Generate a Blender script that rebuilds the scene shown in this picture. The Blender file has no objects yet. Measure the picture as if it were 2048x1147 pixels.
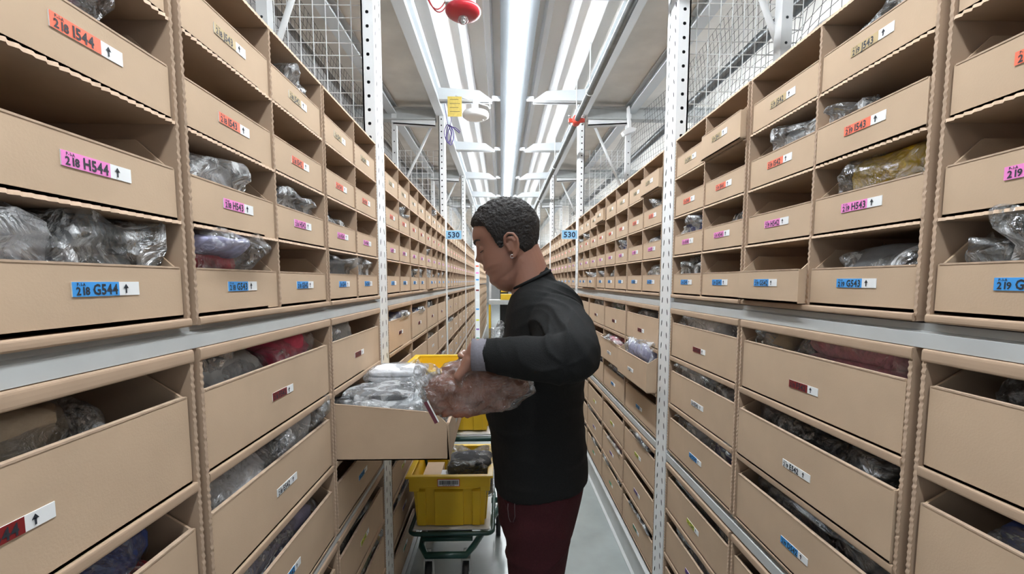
import bpy, bmesh, math, random
from mathutils import Vector, Matrix, noise
C = bpy.context.scene
COL = C.collection
PI = math.pi
# ------------------------------------------------------------------ camera, world, exposure
EYE = 1.57
FPX, PPY, PITCH, YAW = 900.0, 640.0, math.radians(5.0), math.radians(1.4)
cam_d = bpy.data.cameras.new('camera'); cam = bpy.data.objects.new('camera', cam_d); COL.objects.link(cam)
fw = Vector((math.sin(YAW)*math.cos(PITCH), math.cos(YAW)*math.cos(PITCH), -math.sin(PITCH)))
rt = Vector((math.cos(YAW), -math.sin(YAW), 0)); up = rt.cross(fw)
cam.matrix_world = Matrix(((rt.x, up.x, -fw.x, 0), (rt.y, up.y, -fw.y, 0), (rt.z, up.z, -fw.z, EYE), (0, 0, 0, 1)))
cam_d.sensor_width = 36; cam_d.lens = FPX/2048*36; cam_d.shift_y = (PPY-573.5)/2048
cam_d.clip_start = 0.02; cam_d.clip_end = 200
C.camera = cam
w = bpy.data.worlds.new('world'); C.world = w; w.use_nodes = True
w.node_tree.nodes['Background'].inputs[0].default_value = (0.86, 0.93, 1.0, 1)
w.node_tree.nodes['Background'].inputs[1].default_value = 0.16
C.view_settings.view_transform = 'Standard'; C.view_settings.look = 'None'
C.view_settings.gamma = 1; C.view_settings.exposure = 1.12; C.view_settings.use_curve_mapping = False
STRIP_LIGHT = 24.0

# ------------------------------------------------------------------ materials
M = {}
def mat(name, col, rough=0.6, metal=0.0, noise_amt=0.0, noise_scale=20.0, bump=0.0, bump_scale=60.0, emit=None, stretch=None, spec=0.5, alpha=None):
    m = bpy.data.materials.new(name); m.use_nodes = True; nt = m.node_tree; b = nt.nodes['Principled BSDF']
    b.inputs['Base Color'].default_value = (*col, 1); b.inputs['Roughness'].default_value = rough
    b.inputs['Metallic'].default_value = metal; b.inputs['Specular IOR Level'].default_value = spec
    tc = nt.nodes.new('ShaderNodeTexCoord'); mp = nt.nodes.new('ShaderNodeMapping')
    nt.links.new(tc.outputs['Object'], mp.inputs[0])
    if stretch: mp.inputs['Scale'].default_value = stretch
    if noise_amt:
        n = nt.nodes.new('ShaderNodeTexNoise'); n.inputs['Scale'].default_value = noise_scale; n.inputs['Detail'].default_value = 6
        nt.links.new(mp.outputs[0], n.inputs['Vector'])
        r = nt.nodes.new('ShaderNodeMapRange'); r.inputs[1].default_value = .25; r.inputs[2].default_value = .75
        r.inputs[3].default_value = 1-noise_amt; r.inputs[4].default_value = 1+noise_amt*.6
        nt.links.new(n.outputs['Fac'], r.inputs[0])
        mx = nt.nodes.new('ShaderNodeVectorMath'); mx.operation = 'SCALE'
        rgb = nt.nodes.new('ShaderNodeRGB'); rgb.outputs[0].default_value = (*col, 1)
        nt.links.new(rgb.outputs[0], mx.inputs[0]); nt.links.new(r.outputs[0], mx.inputs['Scale'])
        nt.links.new(mx.outputs[0], b.inputs['Base Color'])
    if bump:
        n2 = nt.nodes.new('ShaderNodeTexNoise'); n2.inputs['Scale'].default_value = bump_scale; n2.inputs['Detail'].default_value = 4
        nt.links.new(mp.outputs[0], n2.inputs['Vector'])
        bp = nt.nodes.new('ShaderNodeBump'); bp.inputs['Strength'].default_value = bump; bp.inputs['Distance'].default_value = 0.01
        nt.links.new(n2.outputs['Fac'], bp.inputs['Height']); nt.links.new(bp.outputs[0], b.inputs['Normal'])
    if emit:
        b.inputs['Emission Color'].default_value = (*emit[0], 1); b.inputs['Emission Strength'].default_value = emit[1]
    M[name] = m
    return m
mat('cardboard', (.53, .395, .278), .85, noise_amt=.10, noise_scale=7, bump=.04, bump_scale=300, spec=.2)
mat('cardboard_case', (.44, .318, .225), .88, noise_amt=.12, noise_scale=9, spec=.2)
mat('cardboard_edge', (.50, .37, .27), .9, noise_amt=.2, noise_scale=60, spec=.2)
mat('white_steel', (.78, .80, .81), .38, noise_amt=.04, noise_scale=6)
mat('grey_steel', (.50, .52, .52), .42, noise_amt=.10, noise_scale=12)
mat('hole_shade', (.03, .035, .04), .9)
mat('wire_white', (.80, .81, .81), .4)
mat('net_black', (.035, .035, .04), .8)
mat('deck_white', (.78, .77, .75), .6, noise_amt=.08, noise_scale=3, stretch=(1, .2, 1))
mat('rib_lit', (.86, .88, .91), .4)  # lighter than the deck: lamplight on the ribs painted into their colour
mat('ceiling_steel', (.60, .64, .67), .45)
mat('fill_lamp', (1, 1, 1), .5, emit=((.93, .97, 1.0), 14.0))
mat('deck_board', (.82, .80, .76), .8, noise_amt=.15, noise_scale=4)
mat('wall_grey', (.36, .355, .35), .8, noise_amt=.35, noise_scale=9, stretch=(1, 6, .3))
mat('concrete', (.33, .365, .36), .22, noise_amt=.16, noise_scale=5, bump=.02, bump_scale=40)
mat('lamp_tube', (1, 1, 1), .5, emit=((.93, .97, 1.0), STRIP_LIGHT))
mat('lamp_housing', (.13, .145, .16), .5)
mat('pipe_grey', (.20, .215, .22), .32, metal=.6, noise_amt=.2, noise_scale=20)
mat('red_fitting', (.62, .06, .035), .45)
mat('red_alarm', (.40, .02, .03), .3)
mat('white_plastic', (.84, .85, .86), .35)
mat('yellow_tag', (.66, .50, .12), .6, noise_amt=.15, noise_scale=60)
mat('purple_strap', (.13, .09, .30), .7)
mat('ink', (.02, .025, .035), .6)
mat('ink_navy', (.015, .035, .10), .6)
mat('label_white', (.82, .84, .85), .5)
for k, c in dict(J=(.46, .34, .16), I=(.86, .17, .09), H=(.85, .25, .62), G=(.06, .34, .80), F=(.20, .012, .014), E=(.82, .84, .85),
                 D=(.05, .32, .74), C=(.66, .68, .05), B=(.22, .10, .40), A=(.04, .30, .14)).items():
    mat('label_'+k, c, .5)
mat('sign_blue', (.30, .60, .86), .45)
mat('tote_yellow', (.80, .52, .02), .38, noise_amt=.06, noise_scale=6, bump=.02, bump_scale=200)
mat('cart_green', (.012, .055, .045), .32)
mat('rubber', (.02, .021, .022), .6)
mat('sweater', (.0145, .0155, .016), .85, noise_amt=.25, noise_scale=400, bump=.25, bump_scale=500, spec=.15)
mat('trousers', (.050, .0125, .0165), .9, noise_amt=.25, noise_scale=300, bump=.25, bump_scale=400, spec=.2)
mat('cuff_grey', (.20, .195, .23), .85, noise_amt=.15, noise_scale=200)
mat('hair', (.018, .015, .014), .6, noise_amt=.4, noise_scale=120, bump=.9, bump_scale=160, spec=.4)
mat('zip_grey', (.11, .09, .095), .5)
mat('brow', (.03, .02, .016), .8)
mat('eye_white', (.6, .58, .56), .3)
mat('eye_dark', (.03, .015, .01), .2)
mat('lips', (.30, .12, .10), .5)
mat('steel', (.6, .6, .6), .3, metal=1)
mat('shoe', (.03, .03, .033), .6)
mg = mat('lamp_glass', (.9, .92, .93), .05); mg.node_tree.nodes['Principled BSDF'].inputs['Transmission Weight'].default_value = .85
mat('white_plastic_wrap', (.50, .52, .55), .25, bump=.6, bump_scale=14)
# skin
m = mat('skin', (.30, .150, .105), .48, noise_amt=.10, noise_scale=18, bump=.05, bump_scale=250)
m.node_tree.nodes['Principled BSDF'].inputs['Subsurface Weight'].default_value = .08
m.node_tree.nodes['Principled BSDF'].inputs['Subsurface Scale'].default_value = .01
# clear plastic film: see-through with wrinkled shine
def film(name, tint, dens, scale=14, gloss=.085):
    m = bpy.data.materials.new(name); m.use_nodes = True; nt = m.node_tree; nt.nodes.clear(); N = nt.nodes.new; L = nt.links.new
    out = N('ShaderNodeOutputMaterial'); tr = N('ShaderNodeBsdfTransparent'); tr.inputs[0].default_value = (.97, .98, .985, 1)
    gl = N('ShaderNodeBsdfGlossy'); gl.inputs['Color'].default_value = (.95, .97, 1, 1); gl.inputs['Roughness'].default_value = .12
    df = N('ShaderNodeBsdfDiffuse'); df.inputs[0].default_value = (*tint, 1)
    tc = N('ShaderNodeTexCoord'); n = N('ShaderNodeTexNoise'); n.inputs['Scale'].default_value = scale; n.inputs['Detail'].default_value = 5; n.inputs['Distortion'].default_value = 1.5
    L(tc.outputs['Object'], n.inputs['Vector'])
    vm = N('ShaderNodeVectorMath'); vm.operation = 'MULTIPLY_ADD'; vm.inputs[1].default_value = (.08, .08, .08); L(n.outputs['Color'], vm.inputs[0]); L(tc.outputs['Object'], vm.inputs[2])
    vo = N('ShaderNodeTexVoronoi'); vo.inputs['Scale'].default_value = scale*2.2; L(vm.outputs[0], vo.inputs['Vector'])
    bp = N('ShaderNodeBump'); bp.inputs['Strength'].default_value = .9; bp.inputs['Distance'].default_value = .03; L(vo.outputs['Distance'], bp.inputs['Height'])
    L(bp.outputs[0], gl.inputs['Normal']); L(bp.outputs[0], df.inputs['Normal'])
    r = N('ShaderNodeMapRange'); r.inputs[1].default_value = .47; r.inputs[2].default_value = .60; r.inputs[3].default_value = dens*.15; r.inputs[4].default_value = min(1, dens*1.5); L(n.outputs['Fac'], r.inputs[0])  # hazy film; its whitish noise streaks are painted-in highlights
    lw = N('ShaderNodeLayerWeight'); lw.inputs[0].default_value = .25; L(bp.outputs[0], lw.inputs['Normal'])
    ml = N('ShaderNodeMath'); ml.operation = 'MULTIPLY_ADD'; ml.use_clamp = True; ml.inputs[1].default_value = .55; ml.inputs[2].default_value = gloss; L(lw.outputs['Fresnel'], ml.inputs[0])
    m1 = N('ShaderNodeMixShader'); L(r.outputs[0], m1.inputs[0]); L(tr.outputs[0], m1.inputs[1]); L(df.outputs[0], m1.inputs[2])
    m2 = N('ShaderNodeMixShader'); L(ml.outputs[0], m2.inputs[0]); L(m1.outputs[0], m2.inputs[1]); L(gl.outputs[0], m2.inputs[2])
    L(m2.outputs[0], out.inputs[0]); M[name] = m
film('film', (.90, .93, .95), .38)
film('film_thin', (.9, .92, .94), .15, 18, .075)
film('film_clear', (.9, .92, .94), .06, 16, .10)
CLOTH = dict(black=(.014, .015, .017), grey=(.12, .125, .13), white=(.84, .85, .88), blue=(.04, .07, .26), maroon=(.13, .03, .045),
             pink=(.70, .08, .15), beige=(.36, .29, .21), olive=(.17, .15, .10), yellow=(.72, .48, .02), silver=(.42, .44, .45),
             red=(.5, .03, .05), rose=(.78, .30, .36), brown=(.27, .105, .062), lilac=(.42, .42, .62), cocoa=(.035, .024, .02), green=(.10, .16, .09))
for k, c in CLOTH.items(): mat('cloth_'+k, c, .8, noise_amt=.25, noise_scale=25, bump=.3, bump_scale=60)

# ------------------------------------------------------------------ mesh helpers
def sgn(v): return -1 if v < 0 else 1
class MB:
    def __init__(s): s.v = []; s.f = []; s.m = []; s.sm = []
    def add(s, vs, fs, mi=0, smooth=False):
        o = len(s.v); s.v += [tuple(p) for p in vs]
        for f in fs: s.f.append(tuple(o+i for i in f)); s.m.append(mi); s.sm.append(smooth)
        return s
    def box(s, x0, x1, y0, y1, z0, z1, mi=0):
        return s.add([(x0,y0,z0),(x1,y0,z0),(x1,y1,z0),(x0,y1,z0),(x0,y0,z1),(x1,y0,z1),(x1,y1,z1),(x0,y1,z1)],
                     [(0,3,2,1),(4,5,6,7),(0,1,5,4),(1,2,6,5),(2,3,7,6),(3,0,4,7)], mi)
    def prism(s, pts, axis, a, b, mi=0, smooth=False):
        """extrude a 2D outline along an axis ('x','y','z') from a to b"""
        def P(p, t): return {'x': (t, p[0], p[1]), 'y': (p[0], t, p[1]), 'z': (p[0], p[1], t)}[axis]
        n = len(pts); vs = [P(p, a) for p in pts]+[P(p, b) for p in pts]
        fs = [tuple(range(n-1, -1, -1)), tuple(range(n, 2*n))]+[(i, (i+1) % n, n+(i+1) % n, n+i) for i in range(n)]
        return s.add(vs, fs, mi, smooth)
    def tube(s, pts, r, n=8, mi=0, closed=False, smooth=True, radii=None):
        pts = [Vector(p) for p in pts]; L = len(pts); rings = []
        ref = None
        for i, p in enumerate(pts):
            if closed: t = pts[(i+1) % L]-pts[i-1]
            else: t = pts[min(i+1, L-1)]-pts[max(i-1, 0)]
            t = t.normalized() if t.length > 1e-9 else Vector((0, 0, 1))
            if ref is None:
                ref = Vector((0, 0, 1)) if abs(t.z) < .9 else Vector((1, 0, 0))
            a = (ref - t*ref.dot(t)).normalized(); b = t.cross(a); ref = a
            rr = radii[i] if radii else r
            rings.append([p+(a*math.cos(2*PI*k/n)+b*math.sin(2*PI*k/n))*rr for k in range(n)])
        vs = [q for rg in rings for q in rg]; fs = []
        for i in range(L if closed else L-1):
            j = (i+1) % L
            for k in range(n): fs.append((i*n+k, i*n+(k+1) % n, j*n+(k+1) % n, j*n+k))
        if not closed: fs += [tuple(range(n-1, -1, -1)), tuple((L-1)*n+k for k in range(n))]
        return s.add(vs, fs, mi, smooth)
    def cyl(s, p, q, r, n=16, mi=0, r2=None): return s.tube([p, q], r, n, mi, radii=[r, r if r2 is None else r2])
    def lathe(s, prof, c=(0,0,0), n=32, mi=0):
        vs = []; L = len(prof)
        for (r, z) in prof:
            for k in range(n): vs.append((c[0]+r*math.cos(2*PI*k/n), c[1]+r*math.sin(2*PI*k/n), c[2]+z))
        fs = [(i*n+k, i*n+(k+1) % n, (i+1)*n+(k+1) % n, (i+1)*n+k) for i in range(L-1) for k in range(n)]
        fs += [tuple(range(n-1, -1, -1)), tuple((L-1)*n+k for k in range(n))]
        return s.add(vs, fs, mi, True)
    def ellip(s, c, r, rot=None, nu=24, nv=16, mi=0):
        vs = []; fs = []
        R = rot or Matrix.Identity(3); c = Vector(c)
        for j in range(nv+1):
            th = PI*j/nv
            for i in range(nu):
                ph = 2*PI*i/nu
                vs.append(c+R@Vector((r[0]*math.sin(th)*math.cos(ph), r[1]*math.sin(th)*math.sin(ph), r[2]*math.cos(th))))
        for j in range(nv):
            for i in range(nu): fs.append((j*nu+i, (j+1)*nu+i, (j+1)*nu+(i+1) % nu, j*nu+(i+1) % nu))
        return s.add(vs, fs, mi, True)
    def mesh(s, name, mats):
        me = bpy.data.meshes.new(name); me.from_pydata(s.v, [], s.f)
        for k in (mats if isinstance(mats, (list, tuple)) else [mats]): me.materials.append(M[k])
        me.polygons.foreach_set('material_index', s.m); me.polygons.foreach_set('use_smooth', s.sm)
        me.validate(); me.update()
        return me
    def build(s, name, mats, parent=None, loc=(0,0,0), merge=False):
        me = s.mesh(name, mats)
        if merge:
            bm = bmesh.new(); bm.from_mesh(me); bmesh.ops.remove_doubles(bm, verts=bm.verts, dist=1e-5)
            bmesh.ops.recalc_face_normals(bm, faces=bm.faces); bm.to_mesh(me); bm.free()
        return obj(name, me, parent, loc)
def obj(name, me, parent=None, loc=(0,0,0)):
    o = bpy.data.objects.new(name, me); COL.objects.link(o); o.location = loc
    if parent: o.parent = parent
    return o
def tag(o, label=None, cat=None, group=None, kind=None):
    if label: o['label'] = label
    if cat: o['category'] = cat
    if group: o['group'] = group
    if kind: o['kind'] = kind
    return o
def empty(name, loc, label, cat, group=None, rz=0):
    o = bpy.data.objects.new(name, None); COL.objects.link(o); o.location = loc; o.rotation_euler.z = rz; o.empty_display_size = .05
    return tag(o, label, cat, group)
def copy_tree(o, parent=None):
    c = o.copy(); COL.objects.link(c)
    if parent: c.parent = parent
    for ch in list(o.children): copy_tree(ch, c)
    return c
def bevel(o, wd, seg=2, ang=35):
    b = o.modifiers.new('bevel', 'BEVEL'); b.width = wd; b.segments = seg; b.limit_method = 'ANGLE'; b.angle_limit = math.radians(ang)
    return o

XL, XR = -.52, .72        # front planes of the two rack rows
DEPTH = .42

# ------------------------------------------------------------------ setting
f = MB().box(-3.4, 3.6, -2.5, 34, -.1, 0).build('floor', 'concrete'); tag(f, kind='structure')
def strip_profile(x0, x1, z, ribs):
    b = MB(); b.box(x0, x1, -1.5, 33, z, z+.03)
    for (c, wd, d) in ribs:
        b.prism([(c-wd/2, z), (c+wd/2, z), (c+wd/2-.012, z-d), (c-wd/2+.012, z-d)], 'y', -1.5, 33, 1)
    return b
ribs = [(-.56, .05, .05), (-.41, .085, .055), (-.255, .07, .055), (-.085, .06, .055), (.09, .07, .055), (.31, .06, .055), (.47, .07, .055), (.62, .085, .055)]
o = strip_profile(-.62, .82, 3.30, ribs).build('ceiling', ['deck_white', 'rib_lit']); tag(o, kind='structure')
o = MB().box(-3.4, -.60, -1.5, 33, 3.20, 3.33).box(.80, 3.6, -1.5, 33, 3.20, 3.33).build('ceiling_deck', 'deck_board'); o.name = 'trim_1'; tag(o, kind='structure')
b = MB(); b.box(-3.1, -3.0, -1.5, 33, 0, 3.2)
o = b.build('wall_left', 'wall_grey'); tag(o, kind='structure')
o = MB().box(3.2, 3.3, -1.5, 33, 0, 3.2).build('wall_right', 'wall_grey'); tag(o, kind='structure')
o = MB().box(-3.1, 3.3, 33, 33.1, 0, 3.33).build('wall_back', 'deck_white'); tag(o, kind='structure')
# base kerbs along each rack row
for side, x, h, nm in ((-1, XL, .055, 'trim_2'), (1, XR, .15, 'trim_3')):
    b = MB()
    for (y0, y1) in ((-.5, 9.05), (10.9, 16)):
        b.box(min(x-side*.008, x+side*.05), max(x-side*.008, x+side*.05), y0, y1, 0, h-.02)
        b.box(min(x-side*.016, x+side*.02), max(x-side*.016, x+side*.02), y0, y1, h-.02, h-.008)
        b.box(min(x-side*.026, x), max(x-side*.026, x), y0, y1, 0, .006)
    o = b.build(nm, 'grey_steel'); tag(o, kind='structure')

# ------------------------------------------------------------------ lamp strip
lamp = empty('strip_light', (.104, 0, 2.95), 'long continuous white strip light hung down the middle of the aisle ceiling', 'light')
b = MB(); b.prism([(-.034, 0), (.034, 0), (.044, .012), (.044, .035), (.03, .048), (-.03, .048), (-.044, .035), (-.044, .012)], 'y', -1.2, 30); b.build('diffuser', 'lamp_tube', lamp)
b = MB(); b.prism([(-.105, .085), (-.10, .105), (-.05, .115), (.05, .115), (.10, .105), (.105, .085), (.05, .050), (-.05, .050)], 'y', -1.2, 30)
b.build('housing', 'lamp_housing', lamp)
# cross arms carrying the light
for i in range(12):
    y = 2.42+1.40*i
    for sg_, xa, xb, what in ((-1, -.50, -.07, 'left'), (1, .70, .27, 'right')):
        b = MB()
        s = 1 if sg_ < 0 else -1
        pts = [(xa, 3.03), (xb-s*.0, 3.03), (xb-s*.10, 3.10), (xa, 3.12)]
        if sg_ > 0: pts = pts[::-1]
        b.prism(pts, 'y', y-.035, y+.035)
        b.box(min(xa, xb), max(xa, xb), y+.02, y+.06, 3.03, 3.04)
        b.box(min(xb, .104), max(xb, .104), y-.02, y+.02, 3.04, 3.065)
        o = b.build('ceiling_bracket', 'ceiling_steel')
        tag(o, 'white tapered ceiling bracket %s of the strip light, %s' % (what, (['nearest the camera', 'second from the camera', 'third from the camera', 'fourth from the camera'][i] if i < 4 else 'far down the aisle')),
            'bracket', 'ceiling brackets %s of the strip light' % what)
# ------------------------------------------------------------------ long mezzanine beams
def beam_long(x, z0, z1, wd, label, name='mezzanine_beam', m='ceiling_steel', y1=30, fl=.03):
    b = MB(); b.box(x-wd/2, x+wd/2, -1.2, y1, z0, z0+.012); b.box(x-.008, x+.008, -1.2, y1, z0+.012, z1-.012); b.box(x-wd/2, x+wd/2, -1.2, y1, z1-.012, z1)
    o = b.build(name, m); tag(o, label, 'beam'); return o
beam_long(-.555, 3.07, 3.2, .07, 'long white ceiling beam over the front edge of the left racks')
beam_long(.755, 3.07, 3.2, .07, 'long white ceiling beam over the front edge of the right racks')
beam_long(-1.0, 3.10, 3.19, .08, 'long white ceiling beam over the back edge of the left racks')
beam_long(1.2, 3.10, 3.19, .08, 'long white ceiling beam over the back edge of the right racks')

# ------------------------------------------------------------------ posts with real punched holes
def punched(b, o, du, dv, wu, h, cells, hole, mi=0, z0=0.0):
    """strip of cells stacked along dv; each has an octagonal hole. o origin, du across (len wu), height h, n cells"""
    n = int(h/cells); c = h/n
    for k in range(n):
        base = o+dv*(k*c+z0)
        P = lambda a, t: base+du*a+dv*t
        rim = [P(0,0), P(wu/2,0), P(wu,0), P(wu,c/2), P(wu,c), P(wu/2,c), P(0,c), P(0,c/2)]
        hu, hv, sk = hole
        inner = []
        for (sx, sy) in ((-.75,-.75),(0,-1),(.75,-.75),(1,0),(.75,.75),(0,1),(-.75,.75),(-1,0)):
            inner.append(P(wu/2+sx*hu+sk*sy*hv, c/2+sy*hv))
        b.add(rim+inner, [(i, (i+1) % 8, 8+(i+1) % 8, 8+i) for i in range(8)], mi)
POST_H = 3.07
def post_mesh(near=True):
    # local: aisle face at x=0 looking -x, y from 0 to .122, camera face at y=0 from x=0 to .05 ; depth +x
    b = MB(); X = Vector((1,0,0)); Y = Vector((0,1,0)); Z = Vector((0,0,1))
    W, Dp = .122, .05
    if near:
        punched(b, Vector((0,0,0)), Y, Z, .061, POST_H, .05, (.005, .013, .25))
        punched(b, Vector((0,.061,0)), Y, Z, .061, POST_H, .05, (.005, .013, -.25))
        punched(b, Vector((0,0,0)), X, Z, Dp, POST_H, .0545, (.0068, .0068, 0))
    else:
        b.box(0, .002, 0, W, 0, POST_H); b.box(0, Dp, 0, .002, 0, POST_H)
    b.box(0, Dp, W-.002, W, 0, POST_H); b.box(Dp-.006, Dp, 0, .02, 0, POST_H)
    b.box(.012, .046, .010, W-.008, 0, POST_H-.01, 1)  # dark core paints in the shade inside the hollow post
    b.box(-.002, Dp+.03, -.02, W+.02, 0, .006)
    return b.mesh('rack_post', ['white_steel', 'hole_shade'])
pm = post_mesh()
pm_far = post_mesh()
def post_meshR():  # mirrored x copy for the left wall
    me = pm.copy()
    for v in me.vertices: v.co.x = -v.co.x
    me.flip_normals(); return me
pmL = post_meshR()
PITCHY = 2.33
PL = [1.945+PITCHY*k for k in range(4)]; PR = [1.895+PITCHY*k for k in range(4)]
rank = ['nearest', 'second', 'third', 'fourth']
for k in range(4):
    for side, x, ys, me in (('left', XL+.002, PL, pmL), ('right', XR-.002, PR, pm)):
        o = obj('rack_post', me, None, (x, ys[k], 0)); tag(o, '%s white perforated steel rack post of the %s rack row' % (rank[k], side), 'post')
        s = -1 if side == 'left' else 1
        b = MB(); b.box(0, .045, 0, .05, 0, 3.10)
        for q in range(int(3.0/.1)): b.cyl((.022, -.0006, .05+q*.1), (.022, -.0012, .05+q*.1), .006, 8, 1)  # dark discs paint in the shade of the holes
        o = b.build('rear_rack_post', ['white_steel', 'hole_shade'], None, (x+s*.44 - (.045 if s < 0 else 0), ys[k]+.03, 0))
        tag(o, 'white rear upright behind the wire grid, %s bay of the %s rack row' % (rank[k], side), 'post')
# wire grids at each post and diagonal braces
for k in range(4):
    for side, xs, ys in (('left', (-.585, -1.07 if k == 0 else -1.0), PL), ('right', (.785, 1.29 if k == 0 else 1.2), PR)):
        y = ys[k]+.10; x0, x1 = min(xs), max(xs); b = MB()
        zt = 3.0 if k == 0 else 2.79
        n = round((x1-x0)/.0515)
        for i in range(n+1): b.tube([(x0+(x1-x0)*i/n, y, 1.5), (x0+(x1-x0)*i/n, y, zt)], .0022, 6)
        m_ = round((zt-1.5)/.0515)
        for j in range(m_+1): b.tube([(x0, y+.004, zt-j*.0515), (x1, y+.004, zt-j*.0515)], .0022, 6)
        o = b.build('wire_grid_panel', 'wire_white'); tag(o, 'white welded wire grid panel fixed to the %s post of the %s rack row' % (rank[k], side), 'grid panel')
        b = MB(); yb = ys[k]+.088
        if k == 0:
            a, c = ((-.765, 3.06), (-1.02, 2.38)) if side == 'left' else ((.975, 3.05), (1.245, 2.42))
        else:
            a, c = ((-.62, 3.06), (-.97, 2.36)) if side == 'left' else ((.84, 3.08), (1.19, 2.33))
        b.tube([(a[0], yb, a[1]), (c[0], yb, c[1])], .0125, 10)
        b.box(a[0]-.02, a[0]+.02, yb-.004, yb+.004, a[1]-.02, a[1]+.02)
        o = b.build('diagonal_brace', 'white_steel'); tag(o, 'white diagonal brace bar above the boxes at the %s post of the %s rack row' % (rank[k], side), 'brace')
# cross beams over the racks
for k in range(1, 4):
    for side, x0, x1, ys in (('left', -1.9, -.60, PL), ('right', .80, 2.1, PR)):
        b = MB(); y = ys[k]+.03
        b.box(x0, x1, y-.03, y+.06, 3.04, 3.05); b.box(x0, x1, y+.01, y+.02, 3.05, 3.14); b.box(x0, x1, y-.03, y+.06, 3.14, 3.15)
        o = b.build('cross_beam', 'grey_steel'); tag(o, 'grey steel cross beam under the deck at the %s post of the %s rack row' % (rank[k], side), 'beam')
        b = MB(); s = -1 if side == 'left' else 1; xi = x1 if side == 'left' else x0
        b.prism([(xi, 2.98), (xi, 3.03), (xi+s*.38, 3.03), (xi+s*.38, 3.0)], 'y', y-.03, y-.02)
        b.prism([(xi, 2.98), (xi, 2.99), (xi+s*.38, 3.01), (xi+s*.38, 3.0)], 'y', y-.03, y+.03)
        o = b.build('tapered_bracket', 'white_steel'); tag(o, 'white bracket under the grey cross beam, %s post of the %s rack row' % (rank[k], side), 'bracket')

# ------------------------------------------------------------------ shelf beams
def shelf_beam(x, side, y0, y1, zb, zt, label):
    b = MB(); s = side
    out = [(x+s*.002, zb), (x+s*.002, zb+(zt-zb)*.62), (x+s*.014, zb+(zt-zb)*.70), (x+s*.014, zt), (x+s*.05, zt), (x+s*.05, zb)]
    if s > 0: out = out[::-1]
    b.prism(out, 'y', y0, y1)
    o = b.build('shelf_beam', 'grey_steel'); tag(o, label, 'shelf beam'); return o
LROW = dict(z1=(.77, 1.455), z2=(.06, .745)); RROW = dict(z1=(.842, 1.455), z2=(.17, .79))
bays = [(-.385, 1.945)]+[(1.945+.122+PITCHY*k, 1.945+PITCHY*(k+1)) for k in range(3)]
for side, x, ys, rows, s in (('left', XL, PL, LROW, -1), ('right', XR, PR, RROW, 1)):
    for k in range(4):
        y0 = (ys[k]-PITCHY+.122) if k else -.3; y1 = ys[k]
        shelf_beam(x, s, y0, y1, 1.456, 1.497, 'grey steel shelf beam at chest height along the %s bay of the %s rack row' % (rank[k], side))
        shelf_beam(x, s, y0, y1, rows['z2'][1], rows['z1'][0]-.004, 'grey steel shelf beam at knee height along the %s bay of the %s rack row' % (rank[k], side))

# ------------------------------------------------------------------ cardboard cases
def wavy_panel(b, kind, t, a0, a1, depth, pos, amp=.0009, wl=.012, mi=0, me=1):
    """thin board whose front edge is perforated/scalloped. kind 'v': vertical board at y=pos from z a0..a1; 'h': horizontal at z=pos from y a0..a1"""
    n = max(4, int((a1-a0)/wl)*4)
    outl = []
    for i in range(n+1):
        outl.append((amp*(0, 1, 0, -1)[i % 4]*(1+.35*math.sin(i*.37))-.001, a0+(a1-a0)*i/n))
    outl += [(depth, a1), (depth, a0)]
    if kind == 'v':
        vs = [(p[0], pos-t/2, p[1]) for p in outl]+[(p[0], pos+t/2, p[1]) for p in outl]
    else:
        vs = [(p[0], p[1], pos-t/2) for p in outl]+[(p[0], p[1], pos+t/2) for p in outl]
    N = len(outl)
    # sides as strips (quads fan to the depth edge), edge strip gets its own material
    fs = []; ms = []
    for i in range(n):
        fs.append((i, i+1, N+i+1, N+i)); ms.append(me)
    o0 = len(b.v)
    b.v += vs
    for f_, mm in zip(fs, ms): b.f.append(tuple(o0+i for i in f_)); b.m.append(mm); b.sm.append(True)
    for off in (0, N):
        b.f.append(tuple(o0+off+i for i in range(N))); b.m.append(mi); b.sm.append(False)
    for (i, j) in ((n, n+1), (n+1, n+2), (n+2, 0)):
        b.f.append((o0+i, o0+j, o0+N+j, o0+N+i)); b.m.append(mi); b.sm.append(False)
def lip_prism(b, y0, y1, z0, z1, out=.006, mi=0):
    r = (z1-z0)/2; pts = []
    for i in range(9):
        a = PI/2+PI*i/8; pts.append((sgn(math.cos(a))*abs(math.cos(a))**.5*out, (z0+z1)/2+sgn(math.sin(a))*abs(math.sin(a))**.6*r))
    pts += [(.03, z0), (.03, z1)]
    b.prism(pts, 'y', y0, y1, mi, False)
UP = .157
def upper_case():
    root = empty('cardboard_case', (0,0,0), 'x', 'case')
    Wd = .556; H = UP*4
    b = MB()
    wavy_panel(b, 'v', .006, -.012, H, DEPTH, -Wd/2+.004); wavy_panel(b, 'v', .006, -.012, H, DEPTH, Wd/2-.004)
    b.box(DEPTH-.004, DEPTH, -Wd/2, Wd/2, 0, H)
    b.box(.0, DEPTH, -Wd/2, Wd/2, -.004, 0); lip_prism(b, -Wd/2+.004, Wd/2-.004, -.013, .001)
    wavy_panel(b, 'h', .006, -Wd/2, Wd/2, DEPTH, H, amp=.0006)
    b.build('outer_shell', ['cardboard_case', 'cardboard_edge'], root)
    b = MB(); wavy_panel(b, 'v', .006, .001, H-.004, DEPTH-.01, 0); b.build('divider', ['cardboard_case', 'cardboard_edge'], root)
    for k in range(1, 4):
        b = MB(); wavy_panel(b, 'h', .005, -Wd/2+.008, Wd/2-.008, DEPTH-.01, k*UP, amp=.0022, wl=.013); b.build('shelf', ['cardboard_case', 'cardboard_edge'], root)
    return root
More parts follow.
